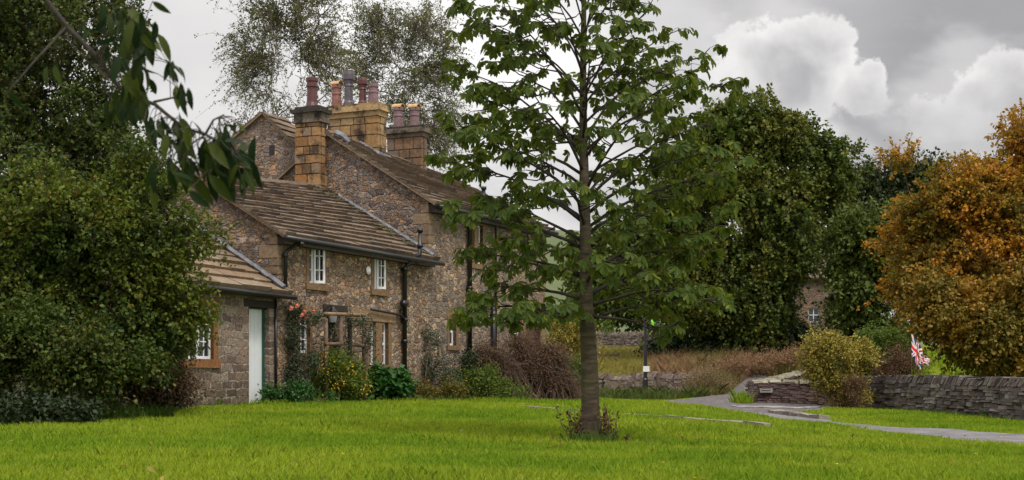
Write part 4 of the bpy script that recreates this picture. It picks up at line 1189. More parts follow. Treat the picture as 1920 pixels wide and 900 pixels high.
def tree(name, label, cat, base, blobs, d, nc, rc, ns, L, nl, size, mat, bark, r0, seed, up=.3, droop=.3, top=None, group=None, shell=.45, pn=('crown', 'trunk'), flatn=.6, aspect=.6, outb=.8, two=None, spread=.55, jit=.06, cz=1.0, void=(), twig=0.0, minr=.012):
    rg = np.random.default_rng(seed)
    root = thing(name, label, cat, base, 0, group)
    C_, Rr = blobs_world(blobs, d)
    cen = clumps(C_, Rr, nc, rg, shell)
    gzv = hz(cen[:, 0], cen[:, 1]); cen = cen[cen[:, 2] > gzv + .15]
    mc = C_.mean(axis=0)
    cpx = 960 + cen[:, 0] / cen[:, 1] * F; cpy = 720 - (cen[:, 2] - EYE) / cen[:, 1] * F
    for (a_, b_, c_, e2_) in void:
        k_ = (cpx > a_) & (cpx < b_) & (cpy > c_) & (cpy < e2_); cen = cen[~k_]; cpx = cpx[~k_]; cpy = cpy[~k_]
    R_ = rc * rg.uniform(.6, 1.3, len(cen))
    parts = [sprig_leaves(cen, R_, ns, L, nl, size, rg, mc, up, droop, outb, jit, flatn, aspect, spread, cz)]
    V, Fi = merge(parts)
    np_obj(pn[0], V, Fi, mat, root)
    if twig:
        V, Fi = twig_geo(LAST_SPRIGS, twig); np_obj('twigs', V, Fi, bark, root)
    if bark is not None:
        q = MB(); tp = top if top is not None else (mc[0] * .6 + base[0] * .4, mc[1] * .6 + base[1] * .4, base[2] + (C_[:, 2].max() - base[2]) * .78)
        skeleton(q, Vector(base) - Vector((0, 0, .1)), tp, cen, r0, rg, minr)
        q.build(pn[1], bark, root, smooth=True)
    return root

def plant(name, label, cat, base, blobs, d, nc, rc, ns, L, nl, size, mat, seed, stem=M_twig, r0=.03, **kw):
    return tree(name, label, cat, base, blobs, d, nc, rc, ns, L, nl, size, mat, stem, r0, seed, pn=('foliage', 'stem'), **kw)

# --- left-hand thicket
tree('tall_hedge_tree', 'tall dark small leaved tree filling the top left corner', 'tree', G(60, 24.5), [(40, 60, 180, 130), (150, 150, 90, 110), (60, 260, 220, 150), (230, 330, 80, 80), (-80, 150, 130, 200), (190, 300, 90, 90), (-100, 420, 120, 200), (330, 5, 34, 18), (160, 8, 70, 40), (100, 380, 150, 90)], 24.5,
     190, .45, 38, .36, 16, .075, L_haw, M_barkd, .10, 31, up=.4, droop=.15, aspect=.7, spread=.9, jit=.035, twig=.005)
tree('hawthorn_tree', 'dense green hawthorn spreading over the outbuilding window', 'tree', G(215, 22.3), [(120, 440, 150, 120), (230, 420, 100, 100), (290, 490, 70, 70), (325, 565, 36, 40), (60, 540, 110, 110), (362, 470, 26, 40), (170, 560, 130, 80), (320, 400, 44, 44), (270, 330, 50, 50), (385, 530, 12, 24), (345, 600, 14, 20), (-60, 540, 110, 120), (230, 620, 90, 50), (300, 600, 60, 50)], 21.5,
     200, .34, 36, .34, 15, .07, L_yell, M_barkd, .07, 32, up=.35, droop=.15, top=P(255, 380, 21.8), aspect=.7, spread=.85, jit=.03, twig=.004)
plant('dark_undergrowth', 'deep green bush low in front of the thicket at far left', 'bush', G(60, 20.2), [(40, 640, 110, 90), (150, 680, 90, 70), (-60, 660, 100, 100), (230, 690, 50, 50)], 20.6, 190, .3, 14, .3, 14, .07, L_haw, 33, up=.3, aspect=.7)
plant('ivy_bank', 'trailing dark ivy spilling onto the lawn at lower left', 'ivy', G(70, 19.2), [(30, 775, 80, 26, 0, .5), (120, 782, 60, 20, -.1, .4), (-60, 775, 70, 28, 0, .5)], 19.3, 110, .2, 12, .22, 10, .075, L_dkiv, 34, up=.1, droop=.2)
plant('bramble_bush', 'brown and green brambles below the outbuilding window hedge', 'bush', G(260, 22.6), [(290, 700, 55, 50, 0, .5), (220, 710, 70, 50, 0, .5), (335, 740, 34, 18, .4, .4)], 22.8, 80, .22, 12, .4, 10, .05, L_brown, 35, up=.6, droop=.1, stem=M_twig)
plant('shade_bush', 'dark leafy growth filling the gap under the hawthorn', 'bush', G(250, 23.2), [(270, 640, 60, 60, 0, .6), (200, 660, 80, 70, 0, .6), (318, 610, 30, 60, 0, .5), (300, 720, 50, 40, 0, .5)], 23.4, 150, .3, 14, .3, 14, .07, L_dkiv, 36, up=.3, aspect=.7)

# --- birches behind the roofs
def birch(label, px_, d_, blobs, nc, seed):
    xx = P(px_, 0, d_).x
    return tree('birch_tree', label, 'tree', (xx, d_, gz(xx, d_)), blobs, d_, int(nc * .42), .8, 16, 1.15, 20, .10, L_birch, M_birchb, .15, seed, up=.45, droop=.5, shell=.55, flatn=.3, jit=.05, top=P(px_ + 20, 215, d_), aspect=.62, spread=.75, twig=.013, minr=.03)
birch('airy silver birch standing behind the left end of the roofs', 560, 62, [(530, 60, 95, 75), (480, 110, 50, 85), (590, 120, 60, 70), (560, 20, 70, 40), (520, 180, 45, 45), (625, 165, 28, 30), (520, -60, 90, 60), (600, 60, 44, 60), (450, 225, 26, 24)], 230, 41)
birch('airy silver birch standing behind the right chimney stack', 755, 66, [(720, 110, 50, 100), (780, 120, 55, 105), (825, 160, 34, 90), (700, 40, 32, 40), (760, 220, 60, 60), (825, 250, 34, 50), (800, 60, 50, 60), (680, 150, 30, 50), (845, 300, 20, 20)], 250, 42)

# --- trees at right
tree('green_tree', 'large dark green tree hanging over the grassy bank', 'tree', G(1480, 74), [(1385, 245, 56, 36), (1470, 262, 46, 34), (1545, 315, 44, 34), (1390, 350, 60, 50), (1475, 390, 70, 56), (1440, 490, 70, 64), (1420, 575, 56, 64), (1350, 470, 44, 66), (1300, 430, 34, 50), (1340, 560, 40, 50), (1550, 400, 26, 50), (1462, 590, 28, 46), (1375, 208, 18, 12), (1500, 222, 16, 12), (1290, 340, 24, 30), (1330, 280, 24, 26), (1575, 300, 14, 14), (1255, 430, 40, 44), (1235, 510, 36, 44), (1290, 520, 40, 60), (1280, 380, 30, 30), (1420, 215, 12, 10)], 74,
     185, 1.15, 58, .75, 18, .22, L_lime, M_barkd, .5, 51, up=.2, droop=.6, jit=.07, twig=.018, minr=.04, aspect=.7, spread=.8, shell=.4, cz=1.2, outb=.5, void=((1470, 1572, 530, 655),))
tree('field_tree', 'mid green tree in the gap left of the large dark tree', 'tree', G(1265, 100), [(1290, 592, 50, 22), (1235, 590, 30, 20), (1200, 440, 50, 60), (1110, 520, 30, 40), (1100, 580, 36, 26), (1150, 490, 40, 50), (1270, 400, 50, 50), (1270, 470, 60, 60), (1220, 520, 60, 50), (1290, 540, 50, 60), (1180, 560, 60, 30), (1120, 545, 60, 35)], 100,
     75, 1.9, 46, .9, 14, .3, L_mid, M_barkd, .3, 52, up=.3, aspect=.7, spread=.9)
tree('conifer_tree', 'dark pine rising behind the gap between the big tree and the orange beech', 'tree', (P(1620, 0, 110).x, 110, gz(P(1620, 0, 110).x, 110)), [(1622, 355, 32, 45), (1610, 420, 50, 60), (1665, 400, 35, 70), (1640, 470, 60, 60), (1720, 350, 50, 50)], 110,
     80, 1.8, 44, 1.1, 14, .3, L_pine, M_barkd, .3, 53, up=.7, droop=0, aspect=.6)
tree('ash_tree', 'fresh green tree beside the glimpsed stone building', 'tree', G(1630, 70), [(1620, 470, 56, 56), (1600, 540, 42, 50), (1650, 560, 50, 80), (1680, 480, 40, 70), (1600, 615, 30, 26), (1660, 640, 50, 30), (1600, 430, 30, 30)], 70,
     80, 1.0, 50, .8, 16, .2, L_mid, M_barkd, .25, 54, up=.3, droop=.3, aspect=.65, spread=.85, jit=.05, twig=.013, void=((1475, 1575, 535, 650),))
tree('beech_tree', 'orange autumn beech behind the long stone wall', 'tree', G(1850, 55), [(1790, 385, 90, 46), (1855, 340, 50, 50), (1912, 250, 34, 46), (1745, 332, 34, 16), (1895, 215, 14, 12), (1850, 450, 120, 80), (1760, 470, 76, 80), (1945, 380, 80, 110), (1745, 540, 40, 50), (1990, 300, 80, 110), (1705, 298, 26, 12), (1775, 275, 12, 12), (1820, 540, 110, 50), (1740, 470, 34, 60), (1760, 590, 34, 40), (1850, 600, 60, 30)], 55,
     200, .85, 50, .75, 17, .15, L_aut, M_barkd, .3, 55, up=.35, droop=.2, jit=.05, twig=.013, minr=.03, aspect=.7, spread=1.0, cz=.55, outb=.6)
tree('copper_tree', 'shaded olive green tree under the orange beech', 'tree', G(1880, 52), [(1800, 590, 80, 60), (1870, 600, 90, 60), (1940, 580, 80, 80), (1765, 565, 34, 45), (1910, 655, 70, 36), (1800, 640, 45, 30), (2010, 620, 80, 80), (1850, 660, 30, 24)], 52,
     130, .8, 42, .6, 15, .15, L_aut2, M_barkd, .25, 56, up=.2, droop=.3, aspect=.7, spread=1.0, cz=.7)
# --- hedges and shrubs around the lane
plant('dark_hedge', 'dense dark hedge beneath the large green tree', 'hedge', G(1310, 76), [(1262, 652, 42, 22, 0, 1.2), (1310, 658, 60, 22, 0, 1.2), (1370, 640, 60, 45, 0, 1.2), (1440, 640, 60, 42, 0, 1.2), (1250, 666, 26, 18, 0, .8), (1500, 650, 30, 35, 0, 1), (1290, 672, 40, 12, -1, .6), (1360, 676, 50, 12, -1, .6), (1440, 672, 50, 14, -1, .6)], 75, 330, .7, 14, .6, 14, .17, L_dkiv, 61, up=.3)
plant('bracken_patch', 'rusty dead bracken covering the bank left of the pale coped side wall', 'bracken', G(1440, 67), [(1400, 690, 40, 14, 0, 1.2), (1450, 682, 44, 14, 0, 1.2), (1340, 700, 34, 12, 0, 1.2), (1490, 672, 26, 14, 0, 1)], 67, 120, .35, 10, .6, 10, .075, leafm('bracken_leaf', [(.30, .16, .08), (.20, .10, .06), (.38, .24, .14), (.14, .09, .04)]), 68, up=.9, droop=.2)
plant('seedhead_clump', 'tan seed heads and weeds on the bank above the lane mouth', 'weeds', G(1330, 61.5), [(1322, 712, 24, 14, 0, .8), (1350, 722, 18, 10, 0, .6), (1300, 722, 14, 10, 0, .5)], 61.5, 60, .3, 9, .5, 9, .06, leafm('seedhead_leaf', [(.32, .22, .12), (.22, .15, .08), (.12, .13, .03)]), 69, up=1.0, droop=.1)
plant('golden_shrub', 'golden variegated shrub behind the lane wall', 'shrub', G(1560, 47.5), [(1555, 665, 48, 32), (1530, 690, 34, 22), (1570, 710, 44, 36), (1590, 738, 38, 26), (1545, 648, 34, 16), (1605, 665, 34, 30)], 47.5, 170, .28, 12, .36, 12, .085, L_gold, 62, up=.5, droop=.1)
plant('green_shrub', 'bushy bright green shrub right of the golden shrub', 'shrub', G(1640, 53), [(1640, 665, 42, 36), (1610, 690, 30, 40), (1655, 638, 34, 20), (1630, 715, 40, 34), (1680, 650, 20, 20)], 52, 170, .35, 12, .45, 12, .09, L_shrub, 63, up=.5)
plant('russet_shrub', 'brown twiggy shrub left of the flag', 'shrub', G(1690, 54), [(1690, 685, 34, 28), (1665, 700, 26, 25)], 50.5, 90, .35, 10, .5, 10, .07, L_brown, 64, up=.6)
plant('twiggy_bush', 'dry brownish growth at the left end of the long stone wall', 'bush', G(1600, 46.5), [(1600, 735, 22, 30, 0, .5), (1575, 755, 25, 12, 0, .5)], 46.5, 30, .25, 10, .35, 10, .06, L_brown, 65, up=.7)
plant('yellow_tree_shrub', 'yellow green shrub between the house end and the chestnut trunk', 'shrub', G(1060, 47), [(1050, 630, 36, 34), (1072, 668, 26, 36), (1040, 655, 26, 30), (1085, 640, 22, 40)], 47, 90, .28, 12, .38, 12, .075, L_gold, 66, up=.4)
plant('leafy_bush', 'green bush under the yellow shrub beside the trunk', 'bush', G(1080, 46), [(1085, 700, 20, 30), (1070, 690, 18, 26), (1140, 620, 10, 22, 8)], 46, 36, .25, 12, .3, 12, .07, L_shrub, 67, up=.4)

# --- planting along the houses
def hp(px_, t_, lift=0.0):
    s_ = S(px_, t_); v = HM @ Vector((s_, t_, 0)); v.z = gz(v.x, v.y) + lift
    return v
def hd(px_, t_): return (HM @ Vector((S(px_, t_), t_, 0))).y
dA = hd(640, -.7)
plant('yellow_flower_bush', 'leafy bush with small yellow flowers below the porch', 'flowering bush', hp(635, -.8), [(640, 695, 34, 32, 0, .4), (612, 690, 20, 28, 0, .4), (665, 715, 26, 26, 0, .4), (630, 730, 40, 18, 0, .4)], dA, 85, .16, 11, .26, 11, .055, L_shrub, 71, up=.6)
o_ = bpy.data.objects['yellow_flower_bush']
rg = np.random.default_rng(5); C_, Rr = blobs_world([(640, 695, 34, 34, -.25, .4), (665, 712, 30, 34, -.3, .4), (622, 690, 20, 34, -.2, .4)], dA)
ce = clumps(C_, Rr, 55, rg, .2); V, Fi = sprig_leaves(ce, np.full(len(ce), .08), 3, .08, 2, .036, rg, C_.mean(axis=0), aspect=1.0); np_obj('flowers', V, Fi, L_flow, o_)['kind'] = 'stuff'
dB = hd(725, -.7)
plant('broadleaf_bush', 'rounded bush of big glossy green leaves below the sash windows', 'bush', hp(725, -.7), [(722, 720, 34, 26, 0, .45), (700, 722, 22, 24, 0, .4), (745, 722, 20, 24, 0, .4)], dB, 70, .16, 8, .16, 7, .15, L_hyd, 72, up=.3, flatn=.8, aspect=.8)
plant('low_green_plants', 'low leafy plants at the foot of the wall beside the white door', 'plants', hp(550, -.7), [(520, 745, 28, 14, 0, .3), (565, 742, 36, 18, 0, .3), (600, 752, 28, 10, 0, .3)], hd(555, -.7), 60, .13, 10, .16, 10, .07, L_hyd, 73, up=.3)
plant('climbing_rose', 'climbing rose with coral blooms trained up the cottage wall', 'climbing rose', hp(555, -.15), [(552, 640, 16, 50, 0, .18), (560, 590, 26, 20, 0, .15), (556, 700, 20, 34, 0, .2), (590, 600, 10, 8, 0, .12), (585, 672, 12, 14, 0, .12)], hd(558, -.22), 80, .10, 8, .16, 8, .05, L_rleaf, 74, up=.1, droop=.3, top=HM @ Vector((S(560, -.15), -.15, Zs(600, S(560)))))
o_ = bpy.data.objects['climbing_rose']
for (a, b_) in ((571, 584), (546, 577), (588, 583), (573, 597), (602, 668), (600, 690), (557, 573), (628, 690), (640, 628), (662, 600), (566, 590)):
    q = MB(); pc = P(a, b_, hd(a, -.38)); rr_ = .062
    for k in range(9):
        an = k * 2.4; rad = rr_ * (.3 + .08 * k); tl = .3 + .09 * k
        dx = Vector((math.cos(an), -.25, math.sin(an))).normalized(); sd = dx.cross(Vector((0, -1, 0))).normalized()
        q.poly([pc + dx * rad * .2, pc + dx * rad * .8 + sd * rad * .5 + Vector((0, -.02 * (9 - k) / 9, 0)), pc + dx * rad * 1.15, pc + dx * rad * .8 - sd * rad * .5 + Vector((0, -.02 * (9 - k) / 9, 0))])
    q.lathe(pc, [(rr_ * .3, -.03), (rr_ * .55, 0), (rr_ * .2, .035)], 8)
    q.build('rose_bloom', L_rose, o_)
plant('porch_climber', 'rambling climber with red berries over the porch trellis', 'climber', hp(655, -.45), [(625, 650, 14, 40, 0, .15), (650, 640, 16, 36, 0, .12), (688, 640, 8, 45, 0, .12), (668, 605, 26, 8, 0, .15)], hd(650, -.45), 45, .12, 7, .22, 7, .05, L_rleaf, 75, up=.1, droop=.4)
plant('wall_creeper', 'grey green creeper on the wall below the small sash window', 'climber', hp(790, -.12), [(790, 700, 12, 45, 0, .12), (815, 690, 26, 40, 0, .12), (803, 630, 8, 16, 0, .1), (822, 640, 10, 10, 0, .08), (840, 715, 18, 26, 0, .15)], hd(808, -.15), 90, .13, 7, .22, 7, .055, L_rleaf, 76, up=.2, droop=.5)
plant('border_plants', 'mixed low border plants with orange leaves under the creeper', 'plants', hp(810, -.5), [(800, 735, 26, 14, 0, .3), (845, 735, 24, 16, 0, .3), (775, 740, 12, 10, 0, .3)], hd(812, -.5), 50, .14, 9, .22, 9, .055, leafm('border_leaf', [(.24, .14, .02), (.10, .12, .02), (.06, .09, .02), (.32, .18, .03)]), 77, up=.7)
plant('green_border_shrub', 'spreading light green shrub before the first black downpipe', 'shrub', hp(905, -1.0), [(900, 715, 34, 22, 0, .6), (930, 732, 32, 14, 0, .5), (870, 730, 22, 16, 0, .5), (965, 740, 20, 8, 0, .5)], hd(905, -1.0), 80, .2, 10, .32, 10, .06, L_shrub, 78, up=.5)
plant('dark_pipe_bush', 'dark bush at the foot of the first black downpipe', 'bush', hp(870, -.5), [(872, 690, 12, 32, 0, .3), (880, 670, 8, 12, 0, .2)], hd(870, -.5), 26, .15, 9, .25, 9, .055, L_dkiv, 79, up=.5)
def twigbush(name, label, base, blobs, d, n, seed, mat=M_twig, lf=L_brown, L=1.1, r=.007, lean=(.2, 0)):
    rg = np.random.default_rng(seed); root = thing(name, label, 'bush', base)
    C_, Rr = blobs_world(blobs, d); ce = clumps(C_, Rr, n, rg, .5); q = MB()
    for c in ce:
        b0 = Vector(base) + Vector((rg.normal() * .5, rg.normal() * .3, 0)); b0.x += (c[0] - base[0]) * .75
        tip = Vector(c); md = b0.lerp(tip, .55) + Vector((0, 0, .22 * (tip - b0).length))
        e2 = tip + Vector((rg.normal() * .2 + lean[0], rg.normal() * .15, -abs(rg.normal()) * .25))
        q.tube([b0, md, tip, e2], [r * 1.6, r * 1.2, r, r * .6], 3, cap=False)
    q.build('twigs', mat, root)
    V, Fi = sprig_leaves(ce, np.full(len(ce), .18), 3, .3, 5, .05, rg, C_.mean(axis=0), droop=.5, up=0.1)
    np_obj('leaves', V, Fi, lf, root)
    return root
twigbush('bare_shrub', 'brown tangle of bare arching twigs before the far end of the house', hp(1000, -1.3), [(1000, 690, 50, 45, 0, .8), (1040, 715, 40, 28, 0, .7), (975, 650, 26, 34, 0, .5), (1030, 670, 34, 34, 0, .6)], hd(1000, -1.3), 1100, 81)
twigbush('bare_wall_shrub', 'reddish dry shrub against the wall between the two black downpipes', hp(920, -.6), [(910, 670, 28, 28, 0, .4), (935, 685, 26, 30, 0, .4), (895, 690, 20, 30, 0, .4)], hd(915, -.6), 420, 82)

# --- horse chestnut on the lawn
CH = thing('chestnut_tree', 'young horse chestnut standing alone on the lawn in front of the houses', 'tree', G(1108, 16))
rg = np.random.default_rng(90)
q = MB()
tp = [(1109, 846), (1108, 815), (1107, 760), (1106, 700), (1103, 640), (1099, 560), (1098, 460), (1096, 360), (1094, 260), (1093, 160), (1094, 60), (1096, -60), (1094, -160)]
tr_ = [.19, .128, .104, .098, .094, .078, .066, .058, .048, .040, .033, .022, .01]
tpts = [P(a, b_, 16 + .06 * math.sin(b_ * .01)) for a, b_ in tp]
q.tube(tpts, tr_, 14)
for k in range(7):       # root flare
    a = k * .9 + .3; p0 = tpts[0] + Vector((math.cos(a) * .17, math.sin(a) * .17, .02))
    q.tube([p0 + Vector((math.cos(a) * .05, math.sin(a) * .05, -.05)), p0 + Vector((-math.cos(a) * .06, -math.sin(a) * .06, .16)), tpts[1] + Vector((math.cos(a) * .06, math.sin(a) * .06, .15))], [.05, .045, .02], 6)
ROP = [(-60, 1270), (0, 1275), (60, 1235), (110, 1240), (150, 1370), (200, 1310), (260, 1330), (300, 1380), (360, 1370), (420, 1330), (480, 1290), (530, 1330), (570, 1345), (620, 1200)]
LOP = [(-60, 890), (0, 855), (60, 905), (110, 855), (160, 862), (210, 905), (250, 850), (300, 845), (330, 855), (400, 880), (470, 870), (530, 868), (570, 870), (600, 880), (640, 1040)]
def outl(tab, y): return float(np.interp(y, [a for a, _ in tab], [b_ for _, b_ in tab]))
def trunk_at(y):
    ys_ = [b_ for _, b_ in tp][::-1]; xs_ = [a for a, _ in tp][::-1]
    return P(float(np.interp(y, ys_, xs_)), y, 16), float(np.interp(y, ys_, tr_[::-1]))
tips = []; tdir = []
q.build('trunk', M_chbark, CH, smooth=True)
q = MB()
def chest_branch(y0, az_, ext, rise, y_end=None):
    """branch from trunk height row y0, azimuth az_ (0 = right, pi/2 = away), reach ext metres"""
    p0, r0_ = trunk_at(y0)
    dh = Vector((math.cos(az_), math.sin(az_), 0))
    pts = []; n = 7
    for i in range(n + 1):
        u = i / n
        z = rise * (u ** .8) * ext - .22 * ext * max(0, u - .55) ** 1.3
        w = Vector((rg.normal(), rg.normal(), rg.normal())) * .03 * ext * u * .5
        pts.append(p0 + dh * ext * u + Vector((0, 0, z)) + w)
    r_ = min(r0_ * .36, .024)
    q.tube(pts, [max(.006, r_ * (1 - .82 * i / n)) for i in range(n + 1)], 6)
    # side twigs
    ln = [pts[-1]]; ds = [(pts[-1] - pts[-2]).normalized()]
    ntw = max(4, int(ext * 8.2))
    for k in range(ntw):
        u = rg.uniform(.27, .98); i = min(int(u * n), n - 1); a = pts[i].lerp(pts[i + 1], u * n - i)
        d_ = (dh * .7 + Vector((-dh.y, dh.x, 0)) * rg.choice([-1, 1]) * rg.uniform(.4, 1.1) + Vector((0, 0, rg.uniform(-.35, .55)))).normalized()
        l = rg.uniform(.16, .5) * (1.15 - u * .5); b_ = a + d_ * l; md = a.lerp(b_, .5) + Vector((0, 0, -.03))
        q.tube([a, md, b_ + Vector((0, 0, .02))], [.009, .007, .005], 4)
        ln.append(b_ + Vector((0, 0, .02))); ds.append(d_)
    for a, d_ in zip(ln, ds): tips.append(a); tdir.append(d_)
ys_list = [(-110 + 13.2 * i) for i in range(58)]
for i, y0 in enumerate(ys_list):
    if y0 > 612: continue
    az_ = (i * 2.399 + .4) % (2 * math.pi)
    c_ = math.cos(az_)
    rise = float(np.interp(y0, [-110, 200, 400, 520, 640], [1.3, .95, .6, .3, .05])) * rg.uniform(.7, 1.2)
    yt = y0 - rise * 110
    side = (outl(ROP, yt) - 1100) if c_ > 0 else (1100 - outl(LOP, yt))
    side_b = ((outl(ROP, yt) - 1100) + (1100 - outl(LOP, yt))) / 2
    ext = (abs(c_) * side + (1 - abs(c_)) * side_b * .95) / F * 16 * rg.uniform(.78, .98)
    if c_ < -.3 and 400 < y0 < 520: ext *= .9
    chest_branch(y0, az_, max(.4, ext), rise)
# named silhouettes of the photograph: the long lateral boughs
for (y0, az_, px_e, py_e) in ((285, .05, 1365, 150), (430, .1, 1380, 310), (600, -.05, 1340, 560), (598, math.pi + .1, 885, 575), (300, math.pi - .1, 862, 110), (420, math.pi, 855, 300), (470, math.pi + .15, 880, 400), (330, 3.3, 860, 240), (520, math.pi - .1, 880, 470), (560, .3, 1300, 480), (200, .2, 1290, 40), (180, 3.0, 870, 10), (585, 3.5, 960, 600), (590, 5.8, 1240, 620), (520, .0, 1360, 400), (380, 6.2, 1330, 230)):
    ext = abs(px_e - 1100) / F * 16 / max(.3, abs(math.cos(az_)))
    rise = ((y0 - py_e) / F * 16) / ext + .06
    chest_branch(y0, az_, ext, rise)
q.build('branches', M_barkd, CH, smooth=True)
tips = np.array([tuple(p) for p in tips]); tdir = np.array([tuple(p) for p in tdir])
# palmate leaves: 3-4 leaves per tip, each of 5-7 leaflets
Pp, Aa, Nn, Ll, Ww = [], [], [], [], []
pet = MB()
for p, d_ in zip(tips, tdir):
    for k in range(int(rg.integers(3, 5))):
        a = rg.uniform(0, 2 * math.pi)
        out_ = d_ * .8 + np.array([math.cos(a), math.sin(a), rg.uniform(-.5, .35)]); out_ /= np.linalg.norm(out_)
        pl_ = rg.uniform(.07, .17); hub = p + out_ * pl_
        if rg.random() < .6: pet.tube([tuple(p), tuple((p + hub) / 2 + np.array([0, 0, .01])), tuple(hub)], [.003, .0028, .0025], 3, cap=False)
        ax = out_ + np.array([0, 0, -rg.uniform(.35, 1.7)]); ax /= np.linalg.norm(ax)
        nv = np.array([rg.normal() * .3, rg.normal() * .3, 1.0]); sd = np.cross(ax, nv); sd /= np.linalg.norm(sd); nv = np.cross(sd, ax)
        sz = rg.uniform(.10, .165); nlf = int(rg.integers(5, 8)); droop_ = rg.uniform(.1, .6)
        for j in range(nlf):
            an = (j - (nlf - 1) / 2) * R(rg.uniform(30, 36))
            dl = ax * math.cos(an) + sd * math.sin(an) - nv * droop_ * .6 + np.array([0, 0, -.45 * droop_]) + rg.normal(size=3) * .1
            s_ = sz * (1.0 - .09 * abs(j - (nlf - 1) / 2) ** 1.2)
            Pp.append(hub); Aa.append(dl); Nn.append(nv + rg.normal(size=3) * .15); s_ *= rg.uniform(.85, 1.1); Ll.append(s_); Ww.append(s_ * rg.uniform(.34, .42))
V, Fi = leaf_geo(np.array(Pp), np.array(Aa), np.array(Nn), np.array(Ll), np.array(Ww), two=True)
np_obj('crown', V, Fi, L_chest, CH)
pet.build('leaf_stalks', leafm('stalk', [(.06, .09, .02), (.09, .10, .02)]), CH)
# ivy-like brown suckers at the foot of the chestnut
def weed(label, px_, py0, h_, seed, mat=L_brown, n=5, cat='weed', name='dock_weed'):
    rg = np.random.default_rng(seed); b0 = G(px_, 15.85)
    root = thing(name, label, cat, b0); q = MB(); st = []
    for k in range(n):
        a = b0 + Vector((rg.normal() * .05, rg.normal() * .04, -.02)); tp_ = a + Vector((rg.normal() * .06, rg.normal() * .05, h_ * rg.uniform(.6, 1.05)))
        q.tube([a, a.lerp(tp_, .5) + Vector((rg.normal() * .02, 0, 0)), tp_], [.005, .004, .003], 4)
        for u in np.linspace(.12, 1, 26): st.append(np.array(tuple(a.lerp(tp_, u))) + rg.normal(size=3) * .012)
    q.build('stem', M_twig, root); st = np.array(st)
    s_ = rg.uniform(.025, .055, len(st))
    V, Fi = leaf_geo(st, rg.normal(size=st.shape) + [0, 0, .3], rg.normal(size=st.shape) + [0, 0, .5], s_, s_ * .6)
    np_obj('foliage', V, Fi, mat, root)
weed('reddish dock stems left of the chestnut trunk', 1083, 832, .46, 1, n=9)
weed('reddish dock stems right of the chestnut trunk', 1138, 832, .48, 2, n=10)
weed('small brown weed a step right of the trunk weeds', 1155, 832, .24, 3, n=3)
weed('low leafy weed left of the trunk base', 1066, 836, .14, 4, mat=L_rough, n=4)

# --- foreground branch, out of focus, hanging in from above left
FB = thing('cherry_branch', 'leafy drooping branch hanging into view from above at left', 'branch', P(60, -80, 4.0))
q = MB(); rg = np.random.default_rng(100)
def br(pl, r0_, r1_): 
    pts = [P(a, b_, 4.0 + dz) for a, b_, dz in pl]; n = len(pts)
    q.tube(pts, [r0_ + (r1_ - r0_) * i / (n - 1) for i in range(n)], 7); return pts
main = br([(20, -170, -.1), (78, -10, 0), (125, 50, 0), (185, 110, .03), (220, 160, .02), (255, 185, 0), (290, 195, 0), (310, 212, 0), (345, 240, .02), (385, 252, 0), (420, 270, 0), (436, 290, 0)], .009, .003)
sub = [br([(288, 191, 0), (320, 184, 0), (358, 178, 0)], .004, .002), br([(180, 105, 0), (215, 60, .05), (245, 25, .1), (262, -20, .1)], .0045, .002), br([(215, 150, 0), (170, 120, -.1), (130, 80, -.1), (125, 60, -.1)], .0035, .002),
       br([(236, 172, 0), (250, 120, .05), (262, 80, .05), (275, 40, .1)], .0035, .002), br([(385, 252, 0), (400, 225, .02), (420, 215, .05)], .004, .002), br([(125, 50, 0), (60, 120, -.1), (10, 180, -.15)], .004, .002)]
q.build('stem', M_barkd, FB, smooth=True)
fl = []
def cluster(px_, py_, n, sx, sy, L=.10):
    for k in range(int(n * 1.5)):
        fl.append((px_ + rg.normal() * sx, py_ - 18 + rg.normal() * sy, L * rg.uniform(.5, .95)))
cluster(240, 110, 24, 26, 40); cluster(265, 75, 14, 16, 24); cluster(245, 185, 12, 14, 14); cluster(320, 150, 5, 10, 16, .08); cluster(340, 180, 4, 8, 6, .08)
cluster(300, 245, 10, 18, 10, .08); cluster(340, 265, 14, 22, 10, .09); cluster(330, 320, 12, 26, 14, .10); cluster(415, 290, 22, 22, 16, .11); cluster(395, 320, 14, 22, 18, .11); cluster(440, 330, 10, 14, 12, .10)
cluster(215, 40, 12, 22, 20, .09); cluster(100, 140, 3, 6, 6, .08); cluster(8, 190, 2, 6, 6, .09); cluster(225, 205, 8, 12, 10, .09); cluster(420, 245, 6, 14, 10, .06)
pos = np.array([tuple(P(a, b_, 4.0 + rg.normal() * .08)) for a, b_, _ in fl])
ax = rg.normal(size=pos.shape) * .38 + np.array([.18, 0, -1.0]); LLf = np.array([l for _, _, l in fl])
def blade_leaf(pos, ax, nv, L, Wd, nst=7):
    """long pointed leaf, folded along the midrib and curling down towards its tip"""
    ax = nrm(ax); side = nrm(np.cross(ax, nv)); up = np.cross(side, ax); n = len(pos); R_ = []
    for t_ in np.linspace(0, 1, nst):
        wv = (math.sin(math.pi * min(1, t_ ** .8)) ** .85 if 0 < t_ < 1 else .02) * Wd[:, None] / 2
        c = pos + ax * L[:, None] * (t_ - .06 * t_ ** 2) - up * L[:, None] * (.22 * t_ ** 2)
        R_ += [c - side * wv + up * wv * .35, c, c + side * wv + up * wv * .35]
    V = np.stack(R_, 1).reshape(-1, 3); i0 = np.arange(n)[:, None] * 3 * nst; F_ = []
    for i in range(nst - 1):
        for j in (0, 1): F_.append(i0 + np.array([[i * 3 + j, i * 3 + j + 1, i * 3 + j + 4, i * 3 + j + 3]]))
    return V, np.concatenate(F_, 0).astype(np.int32)
stem_pts = np.array([tuple(a.lerp(b_, u)) for pl_ in [main] + sub for a, b_ in zip(pl_[:-1], pl_[1:]) for u in (0, .25, .5, .75)])
pq = MB()
